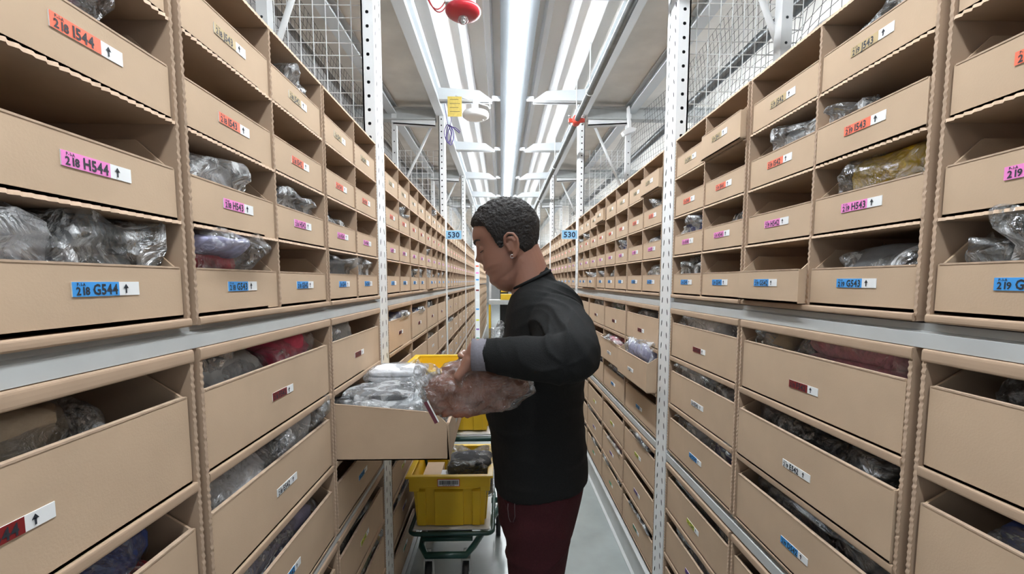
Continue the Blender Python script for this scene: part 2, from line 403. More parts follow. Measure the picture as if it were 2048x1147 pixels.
def lower_case(H):
    root = empty('cardboard_case', (0,0,0), 'x', 'case'); Wd = .556; p = H/3
    b = MB()
    wavy_panel(b, 'v', .007, 0, H, DEPTH, -Wd/2+.005); wavy_panel(b, 'v', .007, 0, H, DEPTH, Wd/2-.005)
    b.box(DEPTH-.004, DEPTH, -Wd/2, Wd/2, 0, H); b.box(0, DEPTH, -Wd/2, Wd/2, -.002, .002)
    b.box(.004, DEPTH, -Wd/2, Wd/2, H-.004, H); lip_prism(b, -Wd/2+.002, Wd/2-.002, H-.022, H-.0005, .004)
    b.build('outer_shell', ['cardboard_case', 'cardboard_edge'], root)
    for k in (1, 2):
        b = MB(); b.box(.0, DEPTH-.01, -Wd/2+.010, Wd/2-.010, k*p-.004, k*p); lip_prism(b, -Wd/2+.009, Wd/2-.009, k*p-.015, k*p+.002, .003, 0)
        b.build('shelf', ['cardboard_case', 'cardboard_edge'], root)
    return root
# ------------------------------------------------------------------ label glyphs
def glyph_cache():
    out = {}
    for ch in '0123456789ABCDEFGHIJP-':
        cu = bpy.data.curves.new('g', 'FONT'); cu.body = ch; cu.size = 1; cu.resolution_u = 2; cu.offset = .03
        ob = bpy.data.objects.new('g', cu); COL.objects.link(ob)
        bpy.context.view_layer.update()
        me = ob.to_mesh(); vs = [tuple(v.co[:2]) for v in me.vertices]; fs = [tuple(p.vertices) for p in me.polygons]
        wd = max(v[0] for v in vs)+.07 if vs else .3
        out[ch] = (vs, fs, wd); ob.to_mesh_clear(); bpy.data.objects.remove(ob); bpy.data.curves.remove(cu)
    return out
GL = glyph_cache()
def put_text(b, s, size, u0, v0, P, mi, sx=1.0):
    """P(u,v) maps label coordinates to 3D"""
    u = u0
    for ch in s:
        vs, fs, wd = GL[ch]
        b.add([P(u+x*size*sx, v0+y*size) for x, y in vs], fs, mi); u += wd*size*sx
    return u
label_cache = {}
def label_mesh(code, row):
    if code in label_cache: return label_cache[code]
    b = MB(); Lw, Lh = .102, .0185
    e = -.0012
    P0 = lambda u, v: (e, -(u-Lw/2), v-Lh/2)
    P1 = lambda u, v: (e-.0006, -(u-Lw/2), v-Lh/2)
    su = Lw*.665
    def rect(P, u0, u1, v0, v1, mi): b.add([P(u0, v0), P(u1, v0), P(u1, v1), P(u0, v1)], [(0, 1, 2, 3)], mi)
    b.box(e+.0001, 0, -Lw/2, Lw/2, -Lh/2, Lh/2, 1)
    if row != 'E': rect(lambda u, v: (e-.0002, -(u-Lw/2), v-Lh/2), 0, su, 0, Lh, 0)
    patch = b.mesh('label', ['label_'+row, 'label_white']); b = MB(); ink = 0
    put_text(b, code[:3], .0140, .0045, .0022, P1, ink, .92); put_text(b, 'P-1-A', .0052, .006, .0135, P1, ink, .9)
    put_text(b, code[3:], .0190, .0278, .0022, P1, ink, .82)
    # upward arrow
    c = su+.011
    rect(P1, c-.0012, c+.0012, .003, .011, ink); b.add([P1(c-.0042, .0098), P1(c+.0042, .0098), P1(c, .0158)], [(0, 1, 2)], ink)
    label_cache[code] = (patch, b.mesh('lettering', ['ink']))
    return label_cache[code]
# ------------------------------------------------------------------ bins
def bin_mesh(Wd, D, hf, hs, cut, t=.004):
    """open cardboard tray; origin at front bottom centre, depth +x"""
    b = MB()
    b.box(0, D, -Wd/2, Wd/2, 0, t)
    # front panel with folded-over top edge
    b.box(0, t*1.7, -Wd/2, Wd/2, 0, hf); b.box(-.0008, t*1.9, -Wd/2+.003, Wd/2-.003, hf-.0015, hf+.0012, 1)
    for s in (-1, 1):
        y0, y1 = (s*Wd/2-(t if s > 0 else 0), s*Wd/2+(0 if s > 0 else t))
        b.prism([(t*1.7, 0), (D, 0), (D, hs), (cut, hs), (t*1.7, hf)], 'y', y0, y1)
    b.box(D-t, D, -Wd/2+t, Wd/2-t, 0, hs)
    return b.mesh('bin_body', ['cardboard', 'cardboard_edge'])
BW_S, BW_L = .262, .528
bm_small = bin_mesh(BW_S, .40, .081, .125, .055)
bm_left = bin_mesh(BW_L, .40, .148, .190, .07)
bm_right = bin_mesh(BW_L, .40, .140, .172, .06)
for me in (bm_small, bm_left, bm_right):
    pass
rowcol = dict(J='gold', I='orange', H='pink', G='blue', F='dark red', E='white', D='blue', C='yellow', B='purple', A='green')
BINS = {}
STUFF = MB(); LABSTUFF = 'JIHGFEDCBA'
def place_bin(side, code, row, x, yc, z, me, sy=1.0, hlab=.049, pull=0.0, group=None, note=''):
    s = 1 if side == 'R' else -1
    n_ = int(code[-3:])
    if n_ < (530 if me is bm_small else 530) or (side == 'R' and row == 'A' and n_ < 538) or (side == 'L' and row == 'A' and n_ < 538) :
        R_ = lambda p: (x-s*pull+s*p[0], yc+s*p[1]*sy, z+p[2])
        if s > 0: STUFF.add([R_(v.co) for v in me.vertices], [tuple(p.vertices) for p in me.polygons], 0)
        else: STUFF.add([R_(v.co) for v in me.vertices], [tuple(p.vertices) for p in me.polygons], 0)
        q = lambda y0, y1, z0, z1, mi: STUFF.add([R_((-.001, yy, zz)) for yy, zz in ((y0, z0), (y1, z0), (y1, z1), (y0, z1))], [(0, 1, 2, 3)], mi)
        q(-.017, .051, hlab-.009, hlab+.009, 1+LABSTUFF.index(row)); q(-.051, -.017, hlab-.009, hlab+.009, 11)
        BINS[code] = (s, x-s*pull, yc, z, me is bm_small, sy)
        return
    small = me is bm_small
    o = bpy.data.objects.new('cardboard_bin', me); COL.objects.link(o)
    o.location = (x-s*pull, yc, z); o.rotation_euler.z = 0 if s > 0 else PI; o.scale = (1, sy, 1)
    tag(o, '%s cardboard bin %swith %s sticker marked %s on the %s racks' % ('small' if small else 'wide', note, rowcol[row], code, 'right' if s > 0 else 'left'),
        'cardboard bin', '%s cardboard bins on the %s racks' % ('small' if small else 'wide', 'right' if s > 0 else 'left'))
    pm_, lm_ = label_mesh(code, row)
    l = bpy.data.objects.new('label', pm_); COL.objects.link(l); obj('lettering', lm_, l); l.parent = o; l.location = (0, 0, hlab); l.scale = (1, 1/sy, 1)
    BINS[code] = (s, x-s*pull, yc, z, small, sy)
    return o
uc = upper_case(); lcL = lower_case(LROW['z1'][1]-LROW['z1'][0]); lcR = lower_case(RROW['z1'][1]-RROW['z1'][0])
used = set()
def place_case(proto, x, s, yc, z, sy, label, grp):
    r = proto if proto.name not in used else copy_tree(proto)
    used.add(r.name); r.location = (x, yc, z); r.rotation_euler.z = 0 if s > 0 else PI; r.scale = (1, sy, 1)
    tag(r, label, 'cardboard case', grp); return r
PULL = {'219G542': .022, '219J541': .020, '219J539': .020, '219J535': .02, '219E538': .05, '219G533': .02, '219G534': .02, '218G535': .02, '218E540': .355, '218E538': .0, '219E536': .03, '219E542': .006, '219I543': .004}
for side, x, s, bot, near, ys, rows, lc, num in (
        ('L', XL, -1, 1.507, [(.17, .765), (.775, 1.372), (1.378, 1.937)], PL, LROW, lcL, '218'),
        ('R', XR, 1, 1.513, [(.15, .745), (.757, 1.328), (1.335, 1.887)], PR, RROW, lcR, '219')):
    spans = list(near)
    for k in range(1, 4):
        y0 = ys[k]-PITCHY+.128
        wd = (PITCHY-.122-.012)/4
        for q in range(4): spans.append((y0+q*wd, y0+(q+1)*wd))
    colno = 546
    sn = 'left' if s < 0 else 'right'
    for i, (y0, y1) in enumerate(spans):
        yc = (y0+y1)/2; sy = (y1-y0-.003)/.556
        n1 = 545-2*i
        place_case(uc, x, s, yc, bot, sy, 'tall cardboard case of eight small bins, %d and %d, %s racks' % (n1, n1-1, sn), 'upper cardboard cases on the %s racks' % sn)
        H1 = rows['z1'][1]-rows['z1'][0]
        lowname = 'cardboard case of three wide bins numbered %d, %s level of the %s racks'
        place_case(lc, x, s, yc, rows['z1'][0], sy, lowname % (n1-1, 'waist', sn), 'lower cardboard cases on the %s racks' % sn)
        place_case(lc, x, s, yc, rows['z2'][0], sy, lowname % (n1-1, 'bottom', sn), 'lower cardboard cases on the %s racks' % sn)
        for r_, row in enumerate('GHIJ'):
            for c_ in range(2):
                code = '%s%s%d' % (num, row, n1-c_)
                place_bin(side, code, row, x+s*.003, yc+(c_-.5)*.273*sy, bot+r_*UP+.0035, bm_small, sy, .049, PULL.get(code, 0), note='pulled slightly out, ' if code in PULL else '')
        for r_, row in enumerate('FED'):
            code = '%s%s%d' % (num, row, n1-1)
            if code in ('218E540',): continue
            place_bin(side, code, row, x+s*.003, yc, rows['z1'][0]+(2-r_)*H1/3+.003, bm_left if s < 0 else bm_right, sy, .075 if s < 0 else .062, PULL.get(code, 0), note='pulled slightly out, ' if code in PULL else '')
        for r_, row in enumerate('CBA'):
            code = '%s%s%d' % (num, row, n1-1)
            place_bin(side, code, row, x+s*.003, yc, rows['z2'][0]+(2-r_)*H1/3+.003, bm_left if s < 0 else bm_right, sy, .075 if s < 0 else .062, PULL.get(code, 0))
# far rows beyond the cross aisle: too many and too small to count
b = STUFF
for s, x in ((-1, XL), (1, XR)):
    for y in [10.9+.28*k for k in range(19)]:
        for z, h, hf in [(1.507+.157*q, .157, .081) for q in range(4)]:
            b.box(min(x, x+s*.006), max(x, x+s*.006), y+.006, y+.272, z, z+hf)
        for z in (.06, .288, .516, .77, .998, 1.226):
            if int((y-10.9)/.28+.5) % 2 == 0: b.box(min(x, x+s*.006), max(x, x+s*.006), y+.006, y+.55, z, z+.145)
        b.box(min(x, x+s*.4), max(x, x+s*.4), y-.003, y+.003, 1.5, 2.14)
        b.box(min(x, x+s*.4), max(x, x+s*.4), y-.003, y+.003, .05, 1.455)
    for z in [1.5+.157*q for q in range(5)]+[.052, .28, .51, .74, .99, 1.22, 1.45]: b.box(min(x, x+s*.4), max(x, x+s*.4), 10.9, 16.2, z-.004, z+.002)
    b.box(min(x+s*.39, x+s*.4), max(x+s*.39, x+s*.4), 10.9, 16.2, .05, 2.14)
o = b.build('cardboard_bin', ['cardboard']+['label_'+k for k in LABSTUFF]+['label_white']); tag(o, 'hundreds of distant cardboard bins in the far bays and beyond the cross aisle', 'cardboard bins', kind='stuff')

# ------------------------------------------------------------------ fill lamps added to brighten the space behind the racks, and overhead goods
for nm, x in (('left', -2.35), ('right', 2.55)):
    l = empty('strip_light', (x, 0, 2.86), 'added white fill strip light beyond the %s rack row' % nm, 'light')
    b = MB(); b.box(-.05, .05, -1.2, 20, 0, .03); b.build('diffuser', 'fill_lamp', l)
    b = MB(); b.box(-.012, .012, -1.2, 20, .05, .07); b.build('housing', 'lamp_housing', l)
def net(x, s, y0, y1, z0, z1, label, knot=None):
    b = MB()
    def P(y, z):
        dx = .02*math.sin(y*3.1)+.015*math.sin(z*5+y); dz = -.03*abs(math.sin(y*1.36))*(z-z0)/(z1-z0)*1.2; dy = .02*math.sin(z*4+y*2)
        if knot:
            ry, rz = knot[0]-y, knot[1]-z; r = math.hypot(ry, rz); k = .80*math.exp(-(r/.16)**2)
            dy += ry*k; dz += rz*k
        return (x+s*dx, y+dy, z+dz)
    ny = int((y1-y0)/.05); nz = int((z1-z0)/.05)
    for i in range(ny+1):
        y = y0+i*.05; b.tube([P(y+.12*(t/16-.5), z0+(z1-z0)*t/16) for t in range(17)], .0013, 3, smooth=False)
    for j in range(nz+1):
        z = z0+j*.05; n = int((y1-y0)/.08)
        b.tube([P(y0+(y1-y0)*t/n, z) for t in range(n+1)], .0013, 3, smooth=False)
    if knot: b.ellip(P(*knot), (.012, .02, .014), nu=8, nv=6)
    o = b.build('safety_net', 'net_black'); tag(o, label, 'net')
net(-1.13, 1, .3, 9, 1.9, 3.15, 'black string safety net behind the left rack row')
net(1.34, -1, .3, 9, 1.9, 3.15, 'black string safety net behind the right rack row, gathered in a knot', (2.1, 2.62))
# boarded wall panels behind the left net, wrapped goods behind the right net
for k in range(8):
    o = MB().box(-1.36, -1.33, .2+k*1.15, .2+k*1.15+1.12, 1.9, 3.19).build('backing_board', 'wall_grey'); tag(o, 'grey boarded panel behind the black net of the left rack row', 'panel', 'grey boarded panels behind the left net')
o = MB().cyl((-1.22, .0, 2.72), (-1.22, 9, 2.72), .028, 12).build('grey_pipe', 'pipe_grey'); tag(o, 'grey horizontal pipe behind the black net of the left rack row', 'pipe')
o = MB().cyl((1.42, .0, 2.88), (1.42, 9, 2.88), .034, 12).build('grey_pipe', 'pipe_grey'); tag(o, 'grey horizontal pipe behind the black net of the right rack row', 'pipe')

# ------------------------------------------------------------------ crumpled things
def sgn(v): return -1 if v < 0 else 1
def ridged(p, sc, seed, octv=3):
    v = 0; a = 1; t = 0
    for o_ in range(octv):
        v += a*(1-abs(noise.noise(Vector((p[0]*sc+seed*7.3, p[1]*sc-seed*3.1, p[2]*sc+seed)))*2)); t += a; a *= .5; sc *= 2.1
    return v/t
def crumple(b, d, wd, h, seed, amp=.12, e=.55, z0=0.0, x0=0.0, y0=0.0, lean=0.0, leanz=.08, spikes=0, nu=44, nv=22, mi=0, sc=9, flat=.35, smooth=True, clampb=True, vexp=.8):
    """pillow shape: depth d (x0..x0+d), width wd, height h, resting on z0"""
    rnd = random.Random(seed); sp = [Vector((rnd.uniform(-1, 1), rnd.uniform(-1, 1), rnd.uniform(.1, .9))).normalized() for _ in range(spikes)]
    R = Vector((d/2, wd/2, h/2)); vs = []
    for j in range(nv+1):
        ph = -PI/2+PI*j/nv; cp, spn = math.cos(ph), math.sin(ph)
        for i in range(nu):
            t = 2*PI*i/nu; ct, st = math.cos(t), math.sin(t)
            q = Vector((sgn(ct)*abs(ct)**e*abs(cp)**e, sgn(st)*abs(st)**e*abs(cp)**e, sgn(spn)*abs(spn)**vexp))
            n = q.normalized() if q.length > 1e-6 else Vector((0, 0, 1))
            P = Vector((q.x*R.x, q.y*R.y, q.z*R.z))
            k = 1+amp*(ridged(P, sc, seed)-.45)*1.6
            for s_ in sp:
                dd = max(0, n.dot(s_)); k += .32*dd**30
            P = P*k
            z = P.z+h/2
            if z < h*.02: z = h*.02*rnd.random()
            z = min(z, h*1.12)
            x = max(-d*.56, min(d*.56, P.x))
            y = max(-wd*.515, min(wd*.515, P.y)) if not spikes else P.y
            u = min(1, max(0, (z+z0-leanz)/.05)); u = u*u*(3-2*u)
            X_, Y_ = x0+d/2+x-lean*u, y
            if clampb:
                Y_ = max(-wd*.5, min(wd*.5, Y_))
                if z+z0 < leanz+.012: X_ = max(0, X_)
                X_ = min(X_, x0+d*1.02)
            vs.append((X_, y0+Y_, z0+z))
    fs = [(j*nu+i, j*nu+(i+1) % nu, (j+1)*nu+(i+1) % nu, (j+1)*nu+i) for j in range(nv) for i in range(nu)]
    b.add(vs, fs, mi, smooth)
def flap(b, base, dirv, side, length, wdt, seed, mi=0):
    base, dirv, side = Vector(base), Vector(dirv).normalized(), Vector(side).normalized(); nn = dirv.cross(side); vs = []
    n, m_ = 9, 7
    for i in range(n+1):
        t = i/n; ww = wdt*(1-.75*t**1.3)
        for j in range(m_+1):
            q = j/m_-.5
            vs.append(base+dirv*length*t+side*ww*q*1.0+nn*(.010*math.sin(q*11+seed+t*3)+.012*noise.noise(Vector((t*4+seed, q*5, seed)))))
    b.add(vs, [(i*(m_+1)+j, i*(m_+1)+j+1, (i+1)*(m_+1)+j+1, (i+1)*(m_+1)+j) for i in range(n) for j in range(m_)], mi, False)
def bag_meshes(seed, d, wd, h, cols, lean=0.0, leanz=.085, thin=False, spikes=4, filmless=False):
    n = len(cols); g = MB(); 
    h0 = h
    for i, c in enumerate(cols):
        hh = h*.9/n
        crumple(g, d*.90, wd*.90, hh*(1.25 if n > 1 else 1), seed*10+i, .16 if n == 1 else .12, .40, vexp=.5, z0=.002+i*hh, x0=d*.05, lean=lean*.85, leanz=leanz, mi=i, sc=10, nu=36, nv=16)
    gm = g.mesh('garment', ['cloth_'+c for c in cols])
    f = MB(); crumple(f, d, wd, h, seed*10+7, .20, .40, vexp=.5, z0=.001, lean=lean, leanz=leanz, spikes=spikes, sc=7, nu=56, nv=28)
    if spikes:
        rf = random.Random(seed)
        for q in range(2 if wd < .3 else 4):
            y_ = rf.uniform(-.36, .36)*wd; sy_ = rf.choice((-1, 1))
            flap(f, (d*rf.uniform(.12, .35), y_, h*rf.uniform(.78, .92)), (rf.uniform(-.25, .2), sy_*rf.uniform(.5, 1), rf.uniform(.0, .45)), (rf.uniform(.5, 1), 0, rf.uniform(-.6, .2)), min(rf.uniform(.05, .10), (wd*.5-sy_*y_)*.9+.01), rf.uniform(.05, .09), seed+q)
    fm = f.mesh('plastic_film', ['film_thin' if thin else 'film'])
    return gm, fm
colword = dict(black='black', grey='grey', white='white', blue='blue', maroon='maroon', pink='pinkish red', beige='beige', olive='olive brown', yellow='yellow', silver='silver grey',
               red='red', rose='rose pink', brown='brown', lilac='pale lilac', cocoa='dark brown', green='green')
def place_bag(code, gm, fm, cols, off=0.0, inset=.012, scale=(1, 1, 1), extra='', zoff=0.0, rz=0.0, near=True):
    s, x, yc, z, small, sy = BINS[code]
    r = bpy.data.objects.new('bagged_garment', gm); COL.objects.link(r)
    r.location = (x+s*inset, yc+off, z+.006+zoff); r.rotation_euler.z = (0 if s > 0 else PI)+rz; r.scale = scale
    if fm:
        f = bpy.data.objects.new('plastic_film', fm); COL.objects.link(f); f.parent = r
    cw = ' and '.join(colword[c] for c in dict.fromkeys(cols))
    tag(r, '%sclear bag of %s clothing in bin %s, %s racks' % (extra, ' and '.join([colword[c] for c in dict.fromkeys(cols[::-1])][:2]), code, 'right' if s > 0 else 'left'), 'bagged clothing', 'bagged clothes in bins on the %s racks' % ('right' if s > 0 else 'left'))
    return r
sd = [100]
def nb(code, cols, wd, h, d=.30, off=0.0, inset=.014, lean=0.0, extra='', thin=False, spikes=4, leanz=None, zoff=0, rz=0):
    if code not in BINS: return
    sd[0] += 1
    lz = leanz if leanz is not None else (.09 if BINS[code][4] else .15)
    gm, fm = bag_meshes(sd[0], d, wd, h, cols, lean, lz, thin, spikes)
    return place_bag(code, gm, fm, cols, off, inset, extra=extra, zoff=zoff, rz=rz)
# ---- left racks, near bay
nb('218I544', ['maroon'], .20, .135, off=-.045, spikes=2, thin=True)
nb('218G544', ['blue', 'white'], .13, .125, off=-.08, inset=.012, extra='crumpled ', lean=.0)
nb('218G544', ['black', 'silver', 'grey'], .17, .14, off=.035, d=.24, extra='large glossy ', inset=.02, spikes=6)
nb('218H543', ['black', 'white'], .20, .130, off=-.03, lean=.0, d=.28, spikes=5, extra='shiny ')
nb('218G543', ['grey', 'maroon', 'red', 'lilac'], .19, .142, off=-.035, d=.26, lean=.05, leanz=.088, thin=True, spikes=4)
nb('218H542', ['black', 'grey'], .225, .112, spikes=6)
nb('218H541', ['grey'], .20, .105, off=-.02, spikes=2)
nb('218G541', ['black', 'grey'], .235, .125, lean=.03, leanz=.09, thin=True)
nb('218G540', ['white'], .17, .13, off=-.02, lean=.03, leanz=.09)
nb('218J542', ['white'], .15, .12, off=.05)
nb('218F544', ['olive', 'beige'], .36, .185, off=-.02, thin=True)
nb('218F544', ['white'], .10, .20, off=-.215, d=.16, extra='small crumpled ', spikes=3)
nb('218E544', ['black', 'cocoa'], .22, .185, off=-.11, thin=True)
nb('218E544', ['black', 'red', 'blue'], .24, .19, off=.13, thin=True)
nb('218D544', ['grey', 'blue'], .40, .19)
nb('218F542', ['olive', 'silver'], .26, .18, off=-.12, thin=True)
nb('218F542', ['pink', 'pink'], .24, .205, off=.12, thin=True, spikes=6)
nb('218E542', ['white'], .27, .212, off=-.125, inset=.010, spikes=10, extra='crumpled ', d=.36, thin=True)
nb('218E542', ['white'], .255, .215, off=.13, inset=.010, spikes=10, extra='puffy ', d=.36, thin=True)
nb('218D542', ['black', 'blue', 'lilac'], .46, .165, spikes=3, off=.02)
nb('218C542', ['black', 'grey'], .40, .17)
nb('218F540', ['grey', 'silver'], .30, .19, off=-.11, spikes=8)
nb('218C540', ['black'], .40, .17, thin=True)
nb('218B540', ['silver', 'green'], .48, .185, spikes=6)
nb('218A540', ['black'], .40, .16)
# ---- right racks, near bay
nb('219J543', ['grey'], .22, .125, off=.0, spikes=3)
nb('219I542', ['grey', 'silver'], .19, .125, off=-.04, spikes=3)
nb('219I543', ['white'], .10, .10, off=.075)
nb('219H543', ['yellow', 'yellow'], .22, .145, off=-.02, spikes=2, thin=True)
nb('219H540', ['white', 'blue'], .22, .12, lean=.02)
nb('219H541', ['grey'], .12, .11, off=-.06)
nb('219G540', ['white', 'black'], .21, .125, off=.0)
nb('219G543', ['black', 'grey'], .21, .118, off=-.02, spikes=1)
nb('219G544', ['grey', 'cocoa'], .19, .145, off=-.03, spikes=3)
nb('219G544', ['silver'], .08, .11, off=.09, extra='small ', spikes=5)
nb('219F540', ['silver', 'white'], .42, .19, off=.03, spikes=10, inset=.012)
nb('219F542', ['beige', 'beige'], .17, .185, off=.165, spikes=10)
nb('219F542', ['lilac', 'silver', 'rose', 'rose'], .33, .192, off=-.09, d=.32, spikes=6, thin=True)
nb('219F544', ['black'], .44, .17, thin=True, spikes=2)
nb('219E540', ['white', 'white'], .30, .185, off=.10, spikes=6)
nb('219E540', ['grey', 'black'], .24, .155, off=-.14, spikes=6)
nb('219E542', ['black'], .48, .165, thin=True, spikes=8)
nb('219D540', ['black', 'white'], .24, .155, off=.08, spikes=6)
nb('219D540', ['white', 'blue'], .20, .18, off=-.15, spikes=8)
nb('219D542', ['black', 'olive', 'black'], .46, .162, thin=True, spikes=6)
nb('219E544', ['white', 'blue', 'blue'], .34, .17, off=.05, spikes=3)
nb('219C542', ['grey'], .40, .17)
nb('219C540', ['black', 'cocoa'], .46, .172, thin=True, spikes=8)
nb('219B540', ['black', 'white', 'lilac'], .40, .17, spikes=8, off=-.03)
nb('219E538', ['white', 'lilac'], .44, .20, inset=.012, spikes=10, extra='bulging ')
nb('219F538', ['black', 'grey'], .34, .165, spikes=4)
nb('219F536', ['white', 'green'], .36, .18)
nb('219F534', ['white', 'black'], .4, .18)
nb('219H539', ['white'], .2, .10)
# ---- smaller ones further away share shapes
rnd = random.Random(11)
pool = []
for i, cs in enumerate((['white'], ['white', 'blue'], ['grey', 'black'], ['silver'], ['black'], ['white', 'rose'], ['beige', 'white'], ['lilac', 'white'], ['cocoa', 'silver'])):
    pool.append((bag_meshes(400+i, .28, .20, .12, cs, .02, .088, spikes=6), cs))
for side, num in (('left', '218'), ('right', '219')):
    for n in range(530, 540):
        for row in 'GHIJ':
            if rnd.random() > {'G': .45, 'H': .32, 'I': .22, 'J': .15}[row]: continue
            code = '%s%s%d' % (num, row, n)
            if code == '219H539': continue
            (gm, fm), cs = rnd.choice(pool)
            place_bag(code, gm, fm, cs, rnd.uniform(-.02, .02), .016, (1, rnd.uniform(.8, 1.1), rnd.uniform(.85, 1.1)))
        if n % 2 == 0:
            for row in 'FEDCBA':
                if rnd.random() > .8: continue
                code = '%s%s%d' % (num, row, n)
                if code in ('219E538', '219F538', '219F536', '219F534'): continue
                (gm, fm), cs = rnd.choice(pool)
                place_bag(code, gm, fm, cs, rnd.uniform(-.05, .05), .016, (1, rnd.uniform(1.6, 2.2), rnd.uniform(1.25, 1.5)))

# wrapped goods on the rack behind the right net
for k in range(6):
    b = MB(); crumple(b, .55, 1.15, .52, 700+k, .07, .42, sc=4, nu=64, nv=28)
    o = b.build('wrapped_bale', 'white_plastic_wrap' if 'white_plastic_wrap' in M else 'white_plastic', None, (1.47, 1.0+1.22*k, 2.30)); 
    tag(o, 'white plastic-wrapped bale stored behind the right net, %s' % ['nearest the camera', 'second from the camera', 'third from the camera', 'fourth from the camera', 'fifth from the camera', 'farthest of the row'][k], 'wrapped bale', 'wrapped bales behind the right net')
o = MB().box(1.44, 2.1, -.2, 9, 2.27, 2.30).build('storage_shelf', 'grey_steel'); tag(o, 'grey shelf carrying the white wrapped bales behind the right net', 'shelf')

# ------------------------------------------------------------------ the pulled-out bin 218E540
pb = empty('cardboard_bin', (-.165, 1.66, .998+.004), 'wide cardboard bin full of bagged clothes pulled far out of the left racks', 'cardboard bin', 'wide cardboard bins on the left racks', PI)
b = MB(); Wd, D, t = .528, .41, .004
b.box(0, D, -Wd/2, Wd/2, 0, t); b.box(0, .007, -Wd/2, Wd/2, 0, .118); b.box(-.001, .008, -Wd/2+.003, Wd/2-.003, .1165, .120, 1)
for s in (-1, 1):
    y0, y1 = (s*Wd/2-(t if s > 0 else 0), s*Wd/2+(0 if s > 0 else t))
    b.prism([(0, 0), (D, 0), (D, .187), (.04, .152), (.007, .118)], 'y', y0, y1)
    b.prism([(D, .1855), (D, .1885), (.04, .1535), (.04, .1505)], 'y', y0-.0006, y1+.0006, 1)
b.box(D-t, D, -Wd/2, Wd/2, 0, .185)
b.build('bin_body', ['cardboard', 'cardboard_edge'], pb)
lb = obj('label', label_mesh('218E540', 'E')[0], pb, (0, 0, .062)); obj('lettering', label_mesh('218E540', 'E')[1], lb)
def flat_bag(name, cx, cy, z, d, wd, h, cols, label, seed, rz=0, spikes=5, thin=False):
    gm, fm = bag_meshes(seed, d, wd, h, cols, 0, 9, thin, spikes)
    r = obj(name, gm, None, (cx, cy, z)); r.rotation_euler.z = PI+rz; obj('plastic_film', fm, r)
    tag(r, label, 'bagged clothing', 'bagged clothes in the pulled-out bin'); return r
flat_bag('bagged_garment', -.180, 1.532, 1.010, .35, .252, .085, ['grey'], 'bottom grey clear bag in the near half of the pulled-out bin', 901)
flat_bag('bagged_garment', -.180, 1.532, 1.092, .36, .252, .085, ['silver', 'silver'], 'silver grey folded garment in clear plastic lying on top in the pulled-out bin', 902, .0, 6)
flat_bag('bagged_garment', -.30, 1.56, 1.170, .22, .22, .032, ['grey'], 'thin dark grey wrapped garment folded over the silver one in the pulled-out bin', 903, .1, 5)
for i, (cs, wd_) in enumerate(((['white', 'white'], .22), (['white', 'green'], .21), (['white', 'blue'], .215), (['white', 'green'], .20), (['white', 'white'], .20))):
    flat_bag('bagged_garment', -.335+.010*i, 1.785-.006*i, 1.010+.044*i, .215, wd_, .044, cs, ['bottom white bagged garment', 'second white and green bagged garment', 'white and blue bagged garment midway', 'white and green bagged garment second from top', 'top white bagged garment'][i]+' of the pile in the pulled-out bin', 910+i, .05*(i % 2), 5, True)

# ------------------------------------------------------------------ ceiling gear
al = empty('fire_alarm', (-.18, 2.30, 2.79), 'round red alarm with a clear glass bulb hung from the ceiling beam', 'alarm')
b = MB(); b.lathe([(.028, .046), (.042, .047), (.064, .052), (.080, .062), (.086, .072), (.085, .082), (.074, .090), (.03, .094)], n=40); b.build('bell_housing', 'red_alarm', al)
b = MB(); b.lathe([(.003, .018), (.016, .021), (.025, .032), (.025, .044), (.018, .048)], n=24); g = b.build('glass_bulb', 'lamp_glass' if 'lamp_glass' in M else 'white_plastic', al)
b = MB(); b.lathe([(.008, .026), (.010, .034), (.006, .044)], n=16); b.build('bulb_core', 'steel', g)
b = MB(); b.box(-.085, .06, -.03, .03, .10, .24); bevel(b.build('mounting_box', 'grey_steel', al), .004)
b = MB(); pts = []
for i in range(15):
    t_ = i/14; pts.append((-.20+.16*t_, -.01, .22-.16*math.sin(PI*min(1, t_*1.15))**.8*.75-.05*t_))
b.tube(pts, .0028, 8); b.tube([(p[0]+.008, p[1]+.012, p[2]-.006) for p in pts], .0028, 8); b.build('wire', 'red_alarm', al)
ap = empty('ceiling_sensor', (-.20, 3.75, 2.845), 'round white plastic ceiling unit hanging beside the yellow tag', 'ceiling unit')
b = MB(); b.lathe([(.05, .022), (.090, .025), (.104, .036), (.106, .055), (.100, .070), (.06, .078)], n=40); b.build('housing', 'white_plastic', ap)
b = MB(); b.box(-.02, .02, -.02, .02, .09, .16); b.tube([(-.16, 0, .20), (-.05, 0, .165), (.10, 0, .12), (.11, 0, .10)], .004, 8); b.tube([(-.13, 0, .165), (.0, 0, .15), (.11, 0, .165), (.115, 0, .10)], .005, 8); b.build('hanger', 'white_steel', ap)
b = MB(); b.lathe([(.004, -.004), (.006, .0), (.004, .003)], c=(.06, -.03, .002), n=10); b.build('indicator', 'label_white', ap)
o = MB().box(-.416, -.305, 3.68, 3.683, 2.858, 3.01).build('hanging_tag', 'yellow_tag'); tag(o, 'yellow paper tag hanging from the ceiling bracket', 'tag')
b = MB()
for i in range(4): b.box(-.40+.001, -.33+.012*(i % 2), 3.6785, 3.6795, 2.985-.03*i, 2.988-.03*i)
b.build('writing', 'ink', o)
b = MB()
for k_, (dx, dz, ph) in enumerate(((0, 0, 0), (.012, -.01, 1), (-.012, .01, 2))):
    pts = [(-.43+dx+.022*math.cos(a_)*(1+.3*math.sin(a_*2+ph)), 3.88+.008*k_, 2.785+dz+.075*math.sin(a_)) for a_ in [2*PI*i/20 for i in range(20)]]
    b.tube(pts, .0035, 6, closed=True)
